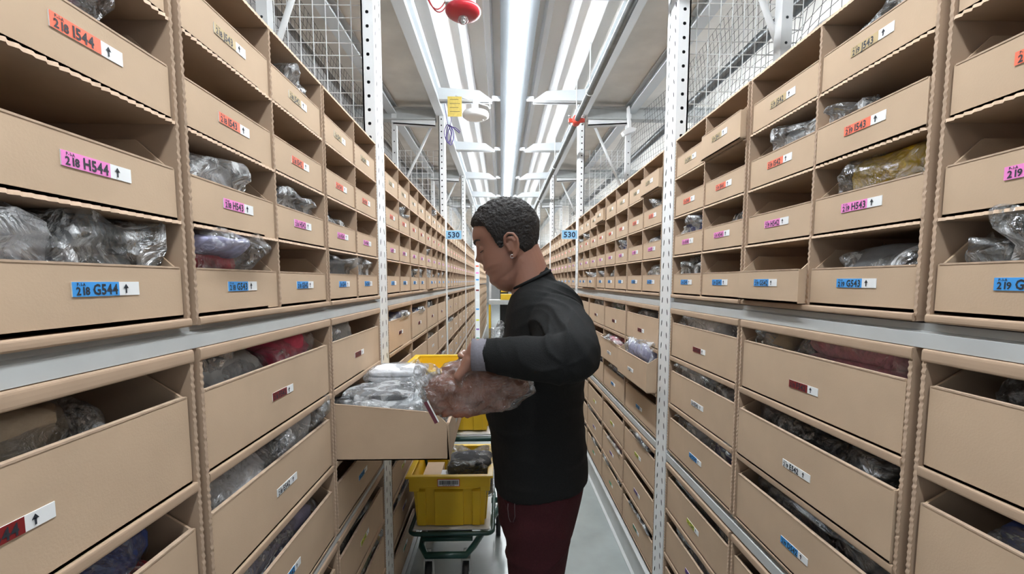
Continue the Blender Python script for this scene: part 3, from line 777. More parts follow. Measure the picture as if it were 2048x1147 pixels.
b.tube([(-.43, 3.88, 2.86), (-.40, 3.87, 2.84), (-.34, 3.86, 2.79)], .004, 6); b.tube([(-.425, 3.88, 2.85), (-.37, 3.86, 2.83), (-.335, 3.86, 2.80)], .003, 6)
b.tube([(-.44, 3.89, 2.86), (-.47, 3.89, 3.06)], .0025, 6); b.tube([(-.42, 3.89, 2.86), (-.40, 3.89, 2.96)], .002, 6)
o = b.build('purple_strap', 'purple_strap'); tag(o, 'tangled purple straps tied to the left ceiling beam', 'strap')
pp = empty('sprinkler_pipe', (.575, 0, 2.78), 'dark grey pipe running along under the right ceiling beam', 'pipe')
MB().cyl((0, -1.2, 0), (0, 26, 0), .021, 20).build('pipe_run', 'pipe_grey', pp)
for yy in (1.2, 3.0, 4.9, 6.8, 8.7):
    b = MB(); b.tube([(0, yy, .02), (.0, yy, .30)], .004, 8); b.tube([(.024*math.cos(a_), yy, .024*math.sin(a_)) for a_ in [2*PI*i/16 for i in range(16)]], .003, 6, closed=True); b.build('hanger', 'white_steel', pp)
cl = empty('pipe_clamp', (.575, 3.52, 2.78), 'red coupling clamp bolted round the dark grey ceiling pipe', 'clamp')
b = MB(); b.cyl((0, -.035, 0), (0, .035, 0), .034, 20); b.cyl((0, -.045, 0), (0, -.035, 0), .028, 20); b.box(-.062, .062, -.012, .012, -.014, .014); bevel(b.build('clamp_body', 'red_fitting', cl), .003)
for s in (-1, 1):
    b = MB(); b.cyl((s*.052, 0, -.03), (s*.052, 0, .045), .006, 8); b.cyl((s*.052, 0, .03), (s*.052, 0, .04), .011, 6); b.build('bolt', 'steel', cl)
b = MB(); b.tube([(0, 0, .02), (.0, 0, .30)], .003, 6); b.build('hanger', 'white_steel', cl)
wl = MB(); wl.prism([(1.10, 2.86), (1.20, 2.90), (1.205, 2.92), (1.16, 2.93), (1.14, 3.11), (1.13, 3.11), (1.14, 2.93), (1.08, 2.89)], 'y', 4.10, 4.16)
o = wl.build('motion_sensor', 'white_plastic'); tag(o, 'small white sensor hanging above the right racks by the grey cross beam', 'sensor')

# ------------------------------------------------------------------ bay signs
for nm, x0, x1, y in (('left', -.515, -.365, 4.262), ('right', .562, .712, 4.212)):
    z0, z1 = 1.955, 2.04
    sg = empty('bay_sign', ((x0+x1)/2, y, z0), 'light blue sign reading 530 on the %s rack post' % nm, 'sign')
    hw = (x1-x0)/2; hh = z1-z0
    b = MB(); b.box(-hw, hw, 0, .002, 0, hh); b.build('backing', 'label_white', sg)
    b = MB(); b.box(-hw+.004, hw-.004, -.001, 0, .004, hh-.004); b.build('panel', 'sign_blue', sg)
    b = MB(); sz = .070
    tw = sum(GL[c][2] for c in '530')*sz
    put_text(b, '530', sz, -tw/2+.002, .018, lambda u, v: (u, -.0016, v), 0, 1.0); b.build('lettering', 'ink_navy', sg)

# ------------------------------------------------------------------ totes and cart
def tote(loc, label, rx=0.0):
    r = empty('plastic_tote', loc, label, 'tote', 'yellow plastic totes on the cart')
    # local: x 0..W (aisle width), y 0..D, z 0..H ; body tapers down, thick rim on top
    W, D, H, tp = .425, .44, .285, .036
    def ring(z, inset, th=0): return [(inset, inset), (W-inset, inset), (W-inset, D-inset), (inset, D-inset)]
    b = MB()
    N = 4
    out = []; z_in = [(0, tp), (H-.09, .020)]
    o0 = ring(0, tp); o1 = ring(0, .018)
    vs = [(x, y, 0) for x, y in o0]+[(x, y, H-.01) for x, y in o1]
    b.add(vs, [(0, 3, 2, 1)]+[(i, (i+1) % 4, 4+(i+1) % 4, 4+i) for i in range(4)])
    i0 = ring(0, tp+.006); i1 = ring(0, .024)
    b.add([(x, y, .006) for x, y in i0]+[(x, y, H-.01) for x, y in i1], [(0, 1, 2, 3)]+[((i+1) % 4, i, 4+i, 4+(i+1) % 4) for i in range(4)])
    # vertical ribs on front and sides
    for u0_, u1_ in ((.10, .20), (.31, .66), (.77, .87)):
        b.prism([(tp-.001, 0), (tp-.014, .006), (.008, H-.09), (.02, H-.08)], 'x', W*u0_, W*u1_)
    for u in (.2, .5, .75):
        y = D*u
        for s, x0 in ((1, 0), (-1, W)):
            pts = [(x0+s*tp, 0), (x0+s*(tp-.008), .004), (x0+s*.012, H-.10), (x0+s*.02, H-.09)]
            b.prism(pts if s > 0 else pts[::-1], 'y', y, y+.025)
    bevel(b.build('tote_body', 'tote_yellow', r), .002)
    b = MB()
    # rim band: hollow frame
    def frame(z0, z1, io, ii):
        a = ring(0, io); c = ring(0, ii)
        vs = [(x, y, z) for z in (z0, z1) for x, y in a]+[(x, y, z) for z in (z0, z1) for x, y in c]
        fs = []
        for i in range(4):
            j = (i+1) % 4
            fs += [(i, j, 4+j, 4+i), (8+j, 8+i, 12+i, 12+j), (4+i, 4+j, 12+j, 12+i), (j, i, 8+i, 8+j)]
        b.add(vs, fs)
    frame(H-.012, H, -.012, .018); frame(H-.065, H-.012, .003, .014)
    for (xa, xb) in ((.004, .055), (W-.055, W-.004)): b.box(xa, xb, .002, .012, H-.085, H-.062)
    b.prism([(.06, H-.064), (W-.06, H-.064), (W-.09, H-.076), (.12, H-.070)], 'y', .001, .009)
    bevel(b.build('rim', 'tote_yellow', r), .003); rim_ = r.children[-1]
    b = MB(); b.box(.150, .265, -.0005, .0015, H-.058, H-.018, 1); b.box(.153, .262, -.0012, 0, H-.055, H-.021, 0)
    rr = random.Random(3); x = .160
    while x < .255:
        w_ = rr.choice((.001, .0015, .0025)); b.box(x, x+w_, -.0018, -.001, H-.047, H-.026, 2); x += w_+rr.choice((.001, .0015, .002))
    for q in range(7): b.box(.178+.009*q, .183+.009*q, -.0018, -.001, H-.053, H-.050, 2)
    b.build('barcode_label', ['label_white', 'red_fitting', 'ink'], rim_)
    return r
tote((-.455, 1.99, .885), 'upper yellow plastic tote with a barcode label behind the pulled-out bin')
tote((-.480, 2.245, .287), 'lower yellow plastic tote with a barcode label holding a dark bag')
gm, fm = bag_meshes(960, .26, .23, .20, ['cocoa', 'black'], 0, 9, True, 6)
r = obj('bagged_garment', gm, None, (-.30, 2.44, .395)); obj('plastic_film', fm, r); tag(r, 'dark brown fur garment in a clear bag sticking out of the lower yellow tote', 'bagged clothing')
o = MB().box(-.435, -.335, 2.30, 2.60, .30, .50).build('carton', 'cardboard'); bevel(o, .003); tag(o, 'brown carton lying inside the lower yellow tote', 'carton')
o = MB().box(-.328, -.245, 2.29, 2.42, .30, .53).build('paper_parcel', 'white_plastic'); bevel(o, .004); tag(o, 'white paper parcel standing inside the lower yellow tote', 'parcel')
ct = empty('picking_cart', (0, 0, 0), 'dark green tubular picking cart carrying two yellow totes', 'cart')
def rring(x0, x1, y0, y1, z, r=.035, zt=None):
    pts = []
    for cx, cy, a0 in ((x1-r, y0+r, -PI/2), (x1-r, y1-r, 0), (x0+r, y1-r, PI/2), (x0+r, y0+r, PI)):
        for i in range(6):
            a = a0+PI/2*i/5; pts.append((cx+r*math.cos(a), cy+r*math.sin(a), z+(zt or 0)*(cy-y0)))
    return pts
b = MB(); b.tube(rring(-.475, -.045, 2.23, 2.70, .268), .0115, 10, closed=True)
b.box(-.46, -.06, 2.25, 2.68, .276, .281, 1); b.build('lower_tray_frame', ['cart_green', 'white_steel'], ct)
b = MB(); b.tube(rring(-.465, -.005, 1.975, 2.445, .862), .012, 10, closed=True)
b.box(-.45, -.02, 1.99, 2.43, .872, .878, 1); b.build('upper_tray_frame', ['cart_green', 'white_steel'], ct)
b = MB()  # trapezoid base rail, narrow at the front
b.tube([(-.44, 2.72, .20), (-.415, 2.24, .195), (-.38, 2.17, .19), (-.18, 2.17, .19), (-.145, 2.24, .195), (.02, 2.72, .20)], .017, 12)
b.tube([(-.44, 2.72, .20), (.02, 2.72, .20)], .017, 12); b.tube([(-.41, 2.24, .235), (-.15, 2.24, .235)], .012, 10)
b.box(-.40, -.16, 2.30, 2.60, .215, .222)
b.build('base_frame', 'cart_green', ct)
for x, xt in ((-.45, -.455), (.012, -.012)):
    b = MB(); b.tube([(x, 2.72, .20), (x, 2.70, .27), (xt, 2.47, .86), (xt, 2.48, .92)], .013, 10); b.build('upright', 'cart_green', ct)
for x, y in ((-.375, 2.22), (-.185, 2.22), (-.41, 2.68), (-.02, 2.68)):
    b = MB(); b.cyl((x-.014, y, .062), (x+.014, y, .062), .060, 24); wheel_b = b
    b = MB(); b.box(x-.024, x-.019, y-.02, y+.02, .055, .145); b.box(x+.019, x+.024, y-.02, y+.02, .055, .145); b.box(x-.024, x+.024, y-.02, y+.02, .140, .150); b.cyl((x, y, .15), (x, y, .19), .012, 10)
    b.cyl((x-.028, y, .062), (x+.028, y, .062), .007, 8); wheel_b.build('caster_wheel', 'rubber', b.build('caster_fork', 'grey_steel', ct))

# ------------------------------------------------------------------ end of the aisle
p = empty('sticker_post', (-.61, 10.74, 0), 'white post with coloured row stickers at the far left end of the aisle', 'post')
MB().box(0, .10, 0, .05, 0, 3.1).build('upright', 'white_steel', p)
b = MB()
for i, k in enumerate('JIHGFEDCBA'):
    z = [2.06, 1.90, 1.74, 1.58, 1.33, 1.10, .88, .62, .40, .18][i]; b.box(.015, .085, -.002, 0, z, z+.035, i)
b.build('row_stickers', ['label_'+k for k in 'JIHGFEDCBA'], p)
tb = empty('work_table', (0, 12.2, 0), 'grey work table with yellow legs across the far end of the aisle', 'table')
MB().box(-.33, .75, 0, .6, .93, 1.05).build('table_top', 'grey_steel', tb)
for x in (-.31, .70):
    for y in (.03, .55): MB().box(x-.025, x+.025, y-.02, y+.02, 0, .93).build('leg', 'tote_yellow', tb)
o = MB().box(-.01, .33, 12.3, 12.6, 1.051, 1.21).build('plastic_tote', 'tote_yellow'); bevel(o, .01); tag(o, 'small distant yellow tote standing on the far work table', 'tote')
m_ = empty('yellow_machine', (.09, 12.9, 0), 'distant black and yellow machine standing behind the far work table', 'machine')
MB().box(-.09, .09, 0, .2, 1.25, 1.42).build('yellow_panel', 'tote_yellow', m_)
MB().box(-.12, .12, .01, .3, 0, 1.46).box(-.04, .06, .05, .2, 1.46, 1.52).build('machine_body', 'rubber', m_)
o = MB().box(-.36, -.29, 13.5, 13.56, 0, 3.1).build('column', 'white_steel'); tag(o, 'pale far column left of the distant work table', 'column')

# ------------------------------------------------------------------ the person
def interp(tab, z):
    """smooth (Catmull-Rom like) interpolation of rows (z, a, b, ...)"""
    if z <= tab[0][0]: return tab[0][1:]
    if z >= tab[-1][0]: return tab[-1][1:]
    for i in range(len(tab)-1):
        a, b = tab[i], tab[i+1]
        if a[0] <= z <= b[0]:
            t = (z-a[0])/(b[0]-a[0]); p = tab[max(i-1, 0)]; n = tab[min(i+2, len(tab)-1)]; out = []
            for k in range(1, len(a)):
                h = b[0]-a[0]
                m0 = (b[k]-p[k])/(b[0]-p[0])*h if b[0] != p[0] else 0
                m1 = (n[k]-a[k])/(n[0]-a[0])*h if n[0] != a[0] else 0
                out.append((2*t**3-3*t*t+1)*a[k]+(t**3-2*t*t+t)*m0+(-2*t**3+3*t*t)*b[k]+(t**3-t*t)*m1)
            return out
def realise(b, voxel, smooth=4, name='tmp'):
    me = b.mesh(name, 'skin'); o = bpy.data.objects.new(name, me); COL.objects.link(o)
    m = o.modifiers.new('r', 'REMESH'); m.mode = 'VOXEL'; m.voxel_size = voxel; m.use_smooth_shade = True
    if smooth:
        s = o.modifiers.new('s', 'SMOOTH'); s.iterations = smooth; s.factor = .5
    dg = bpy.context.evaluated_depsgraph_get(); r = bpy.data.meshes.new_from_object(o.evaluated_get(dg))
    bpy.data.objects.remove(o); return r
def finish(me, name, m, parent):
    me.materials.clear(); me.materials.append(M[m]); me.polygons.foreach_set('use_smooth', [True]*len(me.polygons)); me.name = name
    inv = Vector(parent.location)
    for v in me.vertices: v.co -= inv
    return obj(name, me, parent)
def displace(me, fn):
    ns = [v.normal.copy() for v in me.vertices]
    for v, n in zip(me.vertices, ns):
        d = fn(v.co, n)
        if d: v.co += n*d
    me.update()
def loft(b, tab, z0, z1, n, cy, e=2.3, zfun=None, nu=48):
    vs = []; 
    for j in range(n+1):
        z = z0+(z1-z0)*j/n; f, bk, hw = interp(tab, z)
        cx, rx = (f+bk)/2, (bk-f)/2
        for i in range(nu):
            t = 2*PI*i/nu; c, s = math.cos(t), math.sin(t)
            x = cx+rx*sgn(c)*abs(c)**(2/e); y = cy+hw*sgn(s)*abs(s)**(2/e)
            vs.append((x, y, zfun(x, z) if zfun else z))
    fs = [(j*nu+i, j*nu+(i+1) % nu, (j+1)*nu+(i+1) % nu, (j+1)*nu+i) for j in range(n) for i in range(nu)]
    fs += [tuple(range(nu-1, -1, -1)), tuple(n*nu+i for i in range(nu))]
    b.add(vs, fs, 0, True)
def limb(b, pts, n=20):
    """tapered limb through (x,y,z,r) points with round ends, resampled smoothly"""
    P = []
    for i in range(len(pts)-1):
        for k in range(6):
            t = k/6; P.append([pts[i][q]*(1-t)+pts[i+1][q]*t for q in range(4)])
    P.append(list(pts[-1]))
    for _ in range(3):
        P = [P[0]]+[[(P[i-1][q]+2*P[i][q]+P[i+1][q])/4 for q in range(4)] for i in range(1, len(P)-1)]+[P[-1]]
    b.tube([p[:3] for p in P], 0, n, radii=[p[3] for p in P])
    for p in (P[0], P[-1]): b.ellip(p[:3], (p[3],)*3, nu=16, nv=10)
HP = math.radians(20)                       # head pitched down, face towards -x
HO = Vector((.024, 1.30, 1.655)); HF = Vector((-math.cos(HP), 0, -math.sin(HP))); HU = Vector((-math.sin(HP), 0, math.cos(HP))); HV = Vector((0, -1, 0))
def HW(u, v, h): return HO+HF*u+HV*v+HU*h
HEAD = [(-.092, .040, -.005, .012), (-.086, .060, -.004, .027), (-.078, .0745, -.010, .038), (-.066, .0825, -.020, .047), (-.056, .0815, -.032, .053), (-.047, .0795, -.042, .057), (-.038, .0845, -.052, .060),
        (-.0315, .0825, -.059, .062), (-.025, .0875, -.065, .064), (-.014, .0845, -.075, .0665), (-.003, .0830, -.083, .069), (.012, .0815, -.092, .071), (.030, .0800, -.099, .0735),
        (.046, .0825, -.102, .0755), (.060, .0870, -.1015, .077), (.075, .0845, -.098, .0765), (.090, .0775, -.091, .073), (.105, .0655, -.080, .065), (.118, .049, -.064, .053),
        (.128, .031, -.043, .036), (.134, .014, -.022, .019), (.1365, -.001, -.008, .005)]
def bump(x, c, s): return math.exp(-((x-c)/s)**2)
def head_pt(t, h, extra=0.0, nose=True):
    f, bk, hw = interp(HEAD, h); uc, ru = (f+bk)/2, (f-bk)/2
    c, s = math.cos(t), math.sin(t); e = 2.25
    u = uc+(ru+extra)*sgn(c)*abs(c)**(2/e); v = (hw+extra)*sgn(s)*abs(s)**(2/e)
    if c > 0 and nose:
        nb_ = .0175*bump(h, .006, .010)+.010*bump(h, .022, .012)+.004*bump(h, .036, .010)
        wv = .0105+.006*bump(h, .002, .010)
        u += nb_*math.exp(-(v/wv)**2)
        u += .004*bump(abs(v), .0135, .0055)*bump(h, .000, .007)                 # nostrils wings
        u -= .0085*bump(abs(v), .031, .0125)*bump(h, .029, .0105)                # eye sockets
        u += .0030*bump(abs(v), .028, .018)*bump(h, .049, .006)                  # brow ridge
        u += .0030*bump(abs(v), .040, .016)*bump(h, .008, .016)                  # cheekbone
        u -= .0030*bump(abs(v), .0, .030)*bump(h, -.0312, .0022)                 # mouth line
        u -= .0012*bump(abs(v), .0, .004)*bump(h, -.017, .006)
    return u, v
def body_parts():
    b = MB(); nu, nv = 120, 110; vs = []
    for j in range(nv+1):
        h = HEAD[0][0]+(HEAD[-1][0]-HEAD[0][0])*(.5-.5*math.cos(PI*j/nv))
        for i in range(nu):
            u, v = head_pt(2*PI*i/nu, h); vs.append(HW(u, v, h))
    fs = [(j*nu+i, (j+1)*nu+i, (j+1)*nu+(i+1) % nu, j*nu+(i+1) % nu) for j in range(nv) for i in range(nu)]
    fs += [tuple(range(nu)), tuple(nv*nu+i for i in range(nu-1, -1, -1))]
    b.add(vs, fs, 0, True)
    # eyelids
    for s in (-1, 1):
        R = Matrix((HF, HV, HU)).transposed()
        b.ellip(HW(.0655, s*.0305, .029), (.0125, .0145, .0115), R)
    # ears
    for s in (-1, 1):
        def E(a, q, out): return HW(-.007+a*1.12, s*(.0715+out), .004+q*1.14)
        hel = [(.004, -.008, .004), (.010, .004, .006), (.013, .016, .010), (.009, .027, .014), (-.002, .032, .017), (-.013, .027, .019), (-.018, .014, .020), (-.016, .0, .018), (-.010, -.012, .014), (-.003, -.022, .010), (.003, -.027, .007)]
        b.tube([E(*p) for p in hel], 0, 10, radii=[.0032, .0032, .0036, .0040, .0042, .0042, .0042, .0042, .0044, .0052, .0046])
        anti = [(.004, .021, .009), (-.006, .019, .012), (-.011, .008, .013), (-.008, -.006, .011), (.0, -.013, .008)]
        b.tube([E(*p) for p in anti], .0030, 8)
        b.ellip(E(.002, -.022, .008), (.0062, .0045, .0080), nu=14, nv=10)
        b.ellip(E(.008, -.004, .004), (.0042, .0045, .0062), nu=12, nv=8)
        b.ellip(E(-.006, .004, .004), (.015, .006, .026), Matrix((HF, HV, HU)).transposed(), nu=16, nv=10)
    # jaw to neck, neck
    limb(b, [(.020, 1.30, 1.590, .052), (.052, 1.30, 1.630, .060)])
    limb(b, [(.048, 1.30, 1.665, .058), (.070, 1.30, 1.615, .0575), (.087, 1.30, 1.56, .060), (.105, 1.31, 1.49, .070)], 28)
    loft(b, [(z, f+.012, bk-.012, hw*.93) for z, f, bk, hw in TORSO], .99, 1.55, 30, 1.32)
    return b
TORSO = [(.90, -.018, .248, .170), (.975, -.020, .257, .176), (1.04, -.022, .255, .175), (1.10, -.027, .248, .172), (1.167, -.040, .242, .170), (1.22, -.042, .240, .172), (1.28, -.030, .243, .180), (1.34, -.010, .244, .190),
         (1.42, .006, .240, .196), (1.46, .012, .231, .195), (1.50, .020, .215, .186), (1.535, .034, .192, .160), (1.56, .052, .166, .105), (1.585, .070, .150, .05)]
SH, EL, WR = (.130, 1.165, 1.465), (.158, .935, 1.405), (-.045, 1.00, 1.407)
SH2, EL2, WR2 = (.125, 1.49, 1.455), (.125, 1.575, 1.24), (-.045, 1.42, 1.325)
def hand(b, W, K, wax, pn, side=1):
    """W wrist, K knuckle centre, wax across the palm (little finger to index), pn towards the palm side"""
    W, K, wax, pn = Vector(W), Vector(K), Vector(wax).normalized(), Vector(pn).normalized(); d = (K-W).normalized()
    Q = side
    limb(b, [(*(W-d*.02), .025), (*W, .0235), (*(W+d*.025), .0215)])
    for i in range(4):
        o = wax*(i-1.5)*.0200; k = K+o+d*(-.006 if i == 0 else 0.002 if i == 2 else 0)
        limb(b, [(*(W+o*.45+d*.01), .0145), (*((W+k)/2+o*.1), .0125), (*k, .0105)], 12)
        L = (.030, .038, .041, .037)[i]*Q; r = (.0074, .0084, .0088, .0086)[i]
        a1 = (d*.80+pn*.60).normalized(); a2 = (d*.35+pn*.93).normalized(); a3 = (d*.05+pn).normalized()
        p1 = k+a1*L; p2 = p1+a2*L*.62; p3 = p2+a3*L*.50
        limb(b, [(*k, r*1.18), (*((k+p1)/2), r*1.02), (*p1, r*1.06), (*p2, r*.96), (*p3, r*.78)], 12)
    tb_ = W+d*.022+wax*.022; t1 = tb_+(wax*.55+d*.5+pn*.65).normalized()*.038; t2 = t1+(d*.75+pn*.75).normalized()*.032; t3 = t2+(d*.7+pn*.6).normalized()*.024
    limb(b, [(*(W+wax*.006+d*.012), .017), (*tb_, .0155), (*t1, .0112), (*t2, .0102), (*t3, .0080)], 12)
me_root = empty('person', (.12, 1.32, 0), 'person in black sweater and maroon trousers looking down while holding a bagged brown garment', 'person')
pr = me_root
b = body_parts()
limb(b, [(*SH, .055), (*EL, .042), (*WR, .026)]); limb(b, [(*SH2, .055), (*EL2, .042), (*WR2, .026)])
hand(b, (-.060, 1.005, 1.400), (-.090, 1.022, 1.347), (.30, .93, -.20), (.85, .12, -.30), .86)
hand(b, (-.058, 1.405, 1.325), (-.115, 1.34, 1.325), (0.1, -.1, .95), (.5, -.85, 0))
for y in (1.225, 1.415):
    limb(b, [(.112, y+(1.32-y)*.25, .99, .072), (.106, y, .80, .060), (.10, y, .66, .052), (.10, y, .48, .048), (.108, y, .28, .045), (.105, y, .09, .035)])
    limb(b, [(.10, y, .055, .034), (.03, y, .045, .032), (-.05, y, .035, .026)])
bme = realise(b, .0026, 3)
body = finish(bme, 'body', 'skin', pr)
# sweater
b = MB()
loft(b, TORSO, .96, 1.58, 44, 1.32, 2.25, lambda x, z: z+max(0, (1.06-z)/.10)*((x+.02)/.27*.040) if z < 1.06 else z)
b.ellip((.128, 1.19, 1.425), (.085, .070, .10), nu=28, nv=18); b.ellip((.130, 1.31, 1.500), (.082, .165, .075), nu=32, nv=20); b.ellip((.155, 1.31, 1.45), (.086, .17, .12), nu=32, nv=20)
limb(b, [(.118, 1.30, 1.50, .080), (.102, 1.30, 1.545, .064), (.088, 1.30, 1.572, .0595)], 28)
limb(b, [(SH[0]+.005, SH[1]+.05, SH[2]+.0, .076), (SH[0]+.012, SH[1]-.01, SH[2]-.003, .074), ((SH[0]+EL[0])/2+.014, (SH[1]+EL[1])/2, (SH[2]+EL[2])/2+.004, .066), (EL[0]+.002, EL[1]+.01, EL[2]+.004, .058), (EL[0]-.05, EL[1]+.010, EL[2]-.002, .052),
         ((EL[0]+WR[0])/2-.01, (EL[1]+WR[1])/2, 1.402, .046), (WR[0]+.035, WR[1]-.006, 1.404, .039), (WR[0]+.018, WR[1], 1.405, .037)], 32)
limb(b, [(SH2[0], SH2[1]-.04, SH2[2], .078), (SH2[0], SH2[1]+.02, SH2[2]-.02, .072), (EL2[0], EL2[1], EL2[2], .056), ((EL2[0]+WR2[0])/2, (EL2[1]+WR2[1])/2, (EL2[2]+WR2[2])/2, .048), (WR2[0]+.02, WR2[1]+.01, WR2[2], .040)], 28)
# cut away the collar cap by lowering it: opening follows the tilted neckline
sw = realise(b, .0042, 5)
ARM_C = Vector((.060, 1.08, 1.345))
def folds(p, n):
    d = 0.0
    # arcs sweeping over shoulder and upper arm
    r = (Vector((p.x, p.y*.6, p.z))-Vector((ARM_C.x, ARM_C.y*.6, ARM_C.z))).length
    m = bump(p.x, .16, .075)*bump(p.z, 1.475, .085)*(1 if p.y < 1.33 else .4)
    w_ = r*150+2.2*noise.noise(p*9)
    d += .0105*m*((1-abs(math.sin(w_/2)))**1.5-.3)+.0060*bump(p.x, .175, .06)*bump(p.z, 1.52, .06)*((1-abs(math.sin(w_*1.05+1)))**1.4-.3)
    # elbow and forearm creases
    m2 = bump(p.x, .10, .07)*bump(p.y, .97, .09)*bump(p.z, 1.41, .08)
    a = math.atan2(p.z-1.40, p.x-.13)
    d += .0105*m2*(1-abs(math.sin(a*3.0+3*noise.noise(p*7))))**2
    m3 = bump(p.x, .0, .06)*bump(p.y, 1.0, .08)*bump(p.z, 1.405, .06)
    d += .0030*m3*(1-abs(math.sin(p.x*95+p.z*40+2*noise.noise(p*12))))**2
    # torso: soft vertical and hem wrinkles
    m4 = 1 if p.z < 1.36 and p.y > 1.1 else 0
    d += m4*(.0045*noise.noise(Vector((p.x*9, p.y*7, p.z*3.5)))+.004*(1-abs(noise.noise(Vector((p.x*5+3, p.y*5, p.z*13)))*3) if abs(noise.noise(Vector((p.x*5+3, p.y*5, p.z*13)))) < .33 else 0))
    d += .0012*noise.noise(p*22)
    return d
displace(sw, folds)
sweater = finish(sw, 'sweater', 'sweater', pr)
b = MB(); c0, c1 = Vector((WR[0]+.024, 1.0, 1.405)), Vector((-.066, 1.002, 1.405))
b.tube([c0, c0.lerp(c1, .3), c0.lerp(c1, .32), c0.lerp(c1, .62), c0.lerp(c1, .65), c0.lerp(c1, .97), c1, c1+Vector((.006, 0, 0))], 0, 36, radii=[.0355, .0368, .0362, .0368, .0362, .0366, .0345, .026])
b.build('cuff', 'cuff_grey', pr, (-.12, -1.32, 0))
b = MB(); c0, c1 = Vector((-.022, 1.432, 1.325)), Vector((-.056, 1.406, 1.325)); b.tube([c0, c0.lerp(c1, .5), c1], 0, 28, radii=[.037, .036, .034]); b.build('cuff', 'cuff_grey', pr, (-.12, -1.32, 0))
b = MB()  # collar rib
cn = Vector((.0865, 1.30, 1.573)); ax = Vector((-.42, 0, .86)).normalized(); a1 = Vector((0, 1, 0)); a2 = ax.cross(a1)
b.tube([cn+(a1*math.cos(t)+a2*math.sin(t))*.0605 for t in [2*PI*i/48 for i in range(48)]], .0045, 8, closed=True); b.build('collar', 'sweater', pr, (-.12, -1.32, 0))
# trousers
b = MB()
HIP = [(.80, .010, .205, .150), (.86, -.004, .222, .165), (.94, -.012, .240, .172), (1.0, -.014, .248, .170), (1.04, -.012, .245, .165)]
loft(b, HIP, .83, 1.03, 14, 1.32, 2.3)
for y in (1.228, 1.412):
    limb(b, [(.108, y, .88, .096), (.100, y, .76, .083), (.097, y, .66, .073), (.098, y, .50, .066), (.108, y, .30, .062), (.106, y, .12, .056)], 28)
tr = realise(b, .006, 5)
displace(tr, lambda p, n: .004*noise.noise(Vector((p.x*10, p.y*10, p.z*5)))+.005*(max(0, 1-abs(noise.noise(Vector((p.x*7+9, p.y*6, p.z*11)))*5))))
finish(tr, 'trousers', 'trousers', pr)
zp = MB(); pts = []
for (x, z) in ((.006, .972), (.005, .958), (.007, .935), (.012, .921), (.020, .920), (.0245, .935), (.0235, .958), (.0235, .972)): pts.append((x+.012, 1.166, z))
o = zp.tube(pts, .0009, 6).build('pocket_zip', 'zip_grey', pr, (-.12, -1.32, 0))
for y in (1.225, 1.415):
    b = MB(); vs = []
    b.ellip((.02, y, .058), (.135, .046, .052), nu=28, nv=16); b.ellip((.10, y, .085), (.052, .042, .062), nu=20, nv=12); b.ellip((.02, y, .020), (.142, .048, .020), nu=28, nv=8)
    sm_ = realise(b, .006, 3); finish(sm_, 'shoe', 'shoe', pr)
# hair cap
HL = [(-.12, -.040), (-.085, -.042), (-.062, -.038), (-.036, -.022), (-.020, .006), (-.010, .030), (.006, .030), (.012, .014), (.024, .013), (.031, .036), (.0365, .060), (.041, .079), (.055, .086), (.072, .0955), (.12, .099)]
b = MB(); nu, nv = 150, 120; vs = []; keep = []
for j in range(nv+1):
    h = -.05+(.1372+.05)*(.5-.5*math.cos(PI*(.5+.5*(j/nv))) if False else j/nv)
    h = -.05+(HEAD[-1][0]+.05)*math.sin(PI/2*j/nv)
    for i in range(nu):
        t = 2*PI*i/nu; u, v = head_pt(t, h, 0, False)
        hl = interp([(a_, b_) for a_, b_ in HL], u)[0]; m_ = (h-hl-.002*noise.noise(Vector((u*120, v*120, h*60))))
        k = max(-.003, min(1, m_/.012))
        top = min(1, max(0, (h-.02)/.09)); th = (.0035+.0085*top)*max(0, k)**.5 if k > 0 else -.003
        if k > .3: th += .0022*noise.noise(Vector((u*150, v*150, h*150)))*(.4+top)+.0018*noise.noise(Vector((u*55, v*55, h*55)))
        u2, v2 = head_pt(t, h, th, False)
        hh = h+max(0, th)*max(0, (h-.07)/.066)
        vs.append(HW(u2, v2, hh)-Vector(pr.location)); keep.append(k > -.002)
fs = []
for j in range(nv):
    for i in range(nu):
        f_ = (j*nu+i, (j+1)*nu+i, (j+1)*nu+(i+1) % nu, j*nu+(i+1) % nu)
        if any(keep[q] for q in f_): fs.append(f_)
fs.append(tuple(nv*nu+i for i in range(nu-1, -1, -1)))
b.add(vs, fs, 0, True); hr = b.build('hair', 'hair', pr)
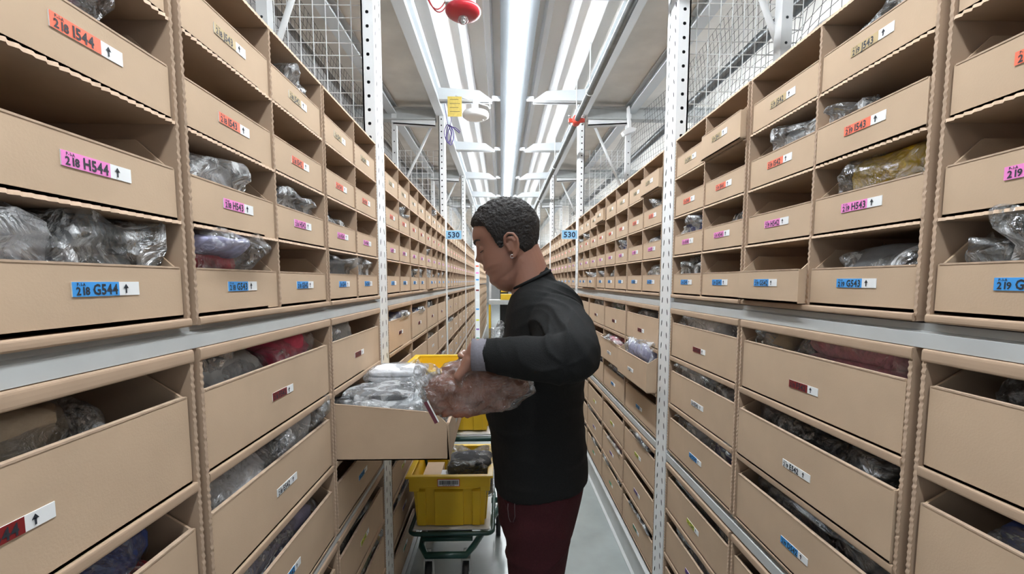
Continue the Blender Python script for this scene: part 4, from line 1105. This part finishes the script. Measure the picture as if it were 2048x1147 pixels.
# eyebrows, lashes, eyes, lips, earring
for s in (-1, 1):
    b = MB(); pts = []; rr = []
    for i in range(9):
        t = s*(.17+.50*i/8); h = .0505+.006*math.sin(PI*i/8*.9); u, v = head_pt(t, h); pts.append(HW(u+.0002, v, h)-Vector(pr.location)); rr.append(.0044*(1-.55*i/8)*(.6 if i == 0 else 1))
    b.tube(pts, 0, 8, radii=rr); b.build('eyebrow', 'brow', pr)
    b = MB(); b.tube([HW(.0655+.0128*math.cos(a), s*(.0305+.0146*math.sin(a)), .0225-.0010*math.cos(2*a))-Vector(pr.location) for a in [PI*(.5-i/10)*.86 for i in range(11)]], .0011, 6); b.build('eyelashes', 'brow', pr)
    b = MB(); b.ellip(HW(.0655, s*.0305, .0275)-Vector(pr.location), (.0118, .0128, .0112), nu=18, nv=12); b.build('eye', 'eye_white', pr)
    b = MB(); b.tube([HW(.010-.009, s*.0815, -.020)-Vector(pr.location)+Vector((.0045*math.cos(a), 0, .0045*math.sin(a))) for a in [2*PI*i/16 for i in range(16)]], .0009, 6, closed=True)
    b.build('earring', 'steel', pr)
b = MB()
for h0, rr_ in ((-.0265, .0034), (-.0365, .0042)):
    pts = []; rs = []
    for i in range(13):
        t = -.30+.60*i/12; h = h0+(.0035*abs(t)/.3)*(-1 if h0 > -.03 else 1); u, v = head_pt(t, h); pts.append(HW(u-.0022, v, h)-Vector(pr.location)); rs.append(rr_*math.sqrt(max(.05, 1-(abs(t)/.31)**2)))
    b.tube(pts, 0, 8, radii=rs)
b.build('lips', 'lips', pr)
# the bag held in the hand
g = MB(); crumple(g, .215, .10, .112, 51, .30, .7, sc=16, nu=80, nv=40, clampb=False); crumple(g, .12, .08, .05, 52, .3, .7, z0=.075, x0=.04, sc=14)
f = MB(); crumple(f, .238, .115, .120, 57, .26, .6, sc=10, spikes=7, nu=90, nv=45, x0=-.012, clampb=False)
gm = g.mesh('garment', ['cloth_brown']); fm = f.mesh('plastic_film', ['film_clear'])
hb = obj('bagged_garment', gm, None, (-.150, 1.045, 1.242)); hb.rotation_euler = (0, -.20, 0); obj('plastic_film', fm, hb)
tag(hb, 'brown garment in a shiny clear bag held in the hand of the person', 'bagged clothing')
b = MB(); b.prism([(-.006, .0), (.008, -.052), (.016, -.050), (.002, .002)], 'y', -.062, -.060); b.prism([(.002, .002), (.016, -.050), (.018, -.049), (.004, .003)], 'y', -.0625, -.0595, 1)
b.build('swing_tag', ['cloth_maroon', 'label_white'], hb, (-.004, 0, .062))
b = MB(); crumple(b, .06, .01, .06, 61, .3, .8, sc=14, spikes=3, nu=30, nv=16); b.build('film_flap', 'film', hb, (-.025, -.03, .075))
b = MB(); crumple(b, .075, .05, .10, 66, .25, .7, sc=12, spikes=5, nu=40, nv=20)
o = b.build('plastic_bag', 'film', None, (-.035, 1.30, 1.345)); tag(o, 'small empty clear bag at the chest of the person above the forearm', 'bag')
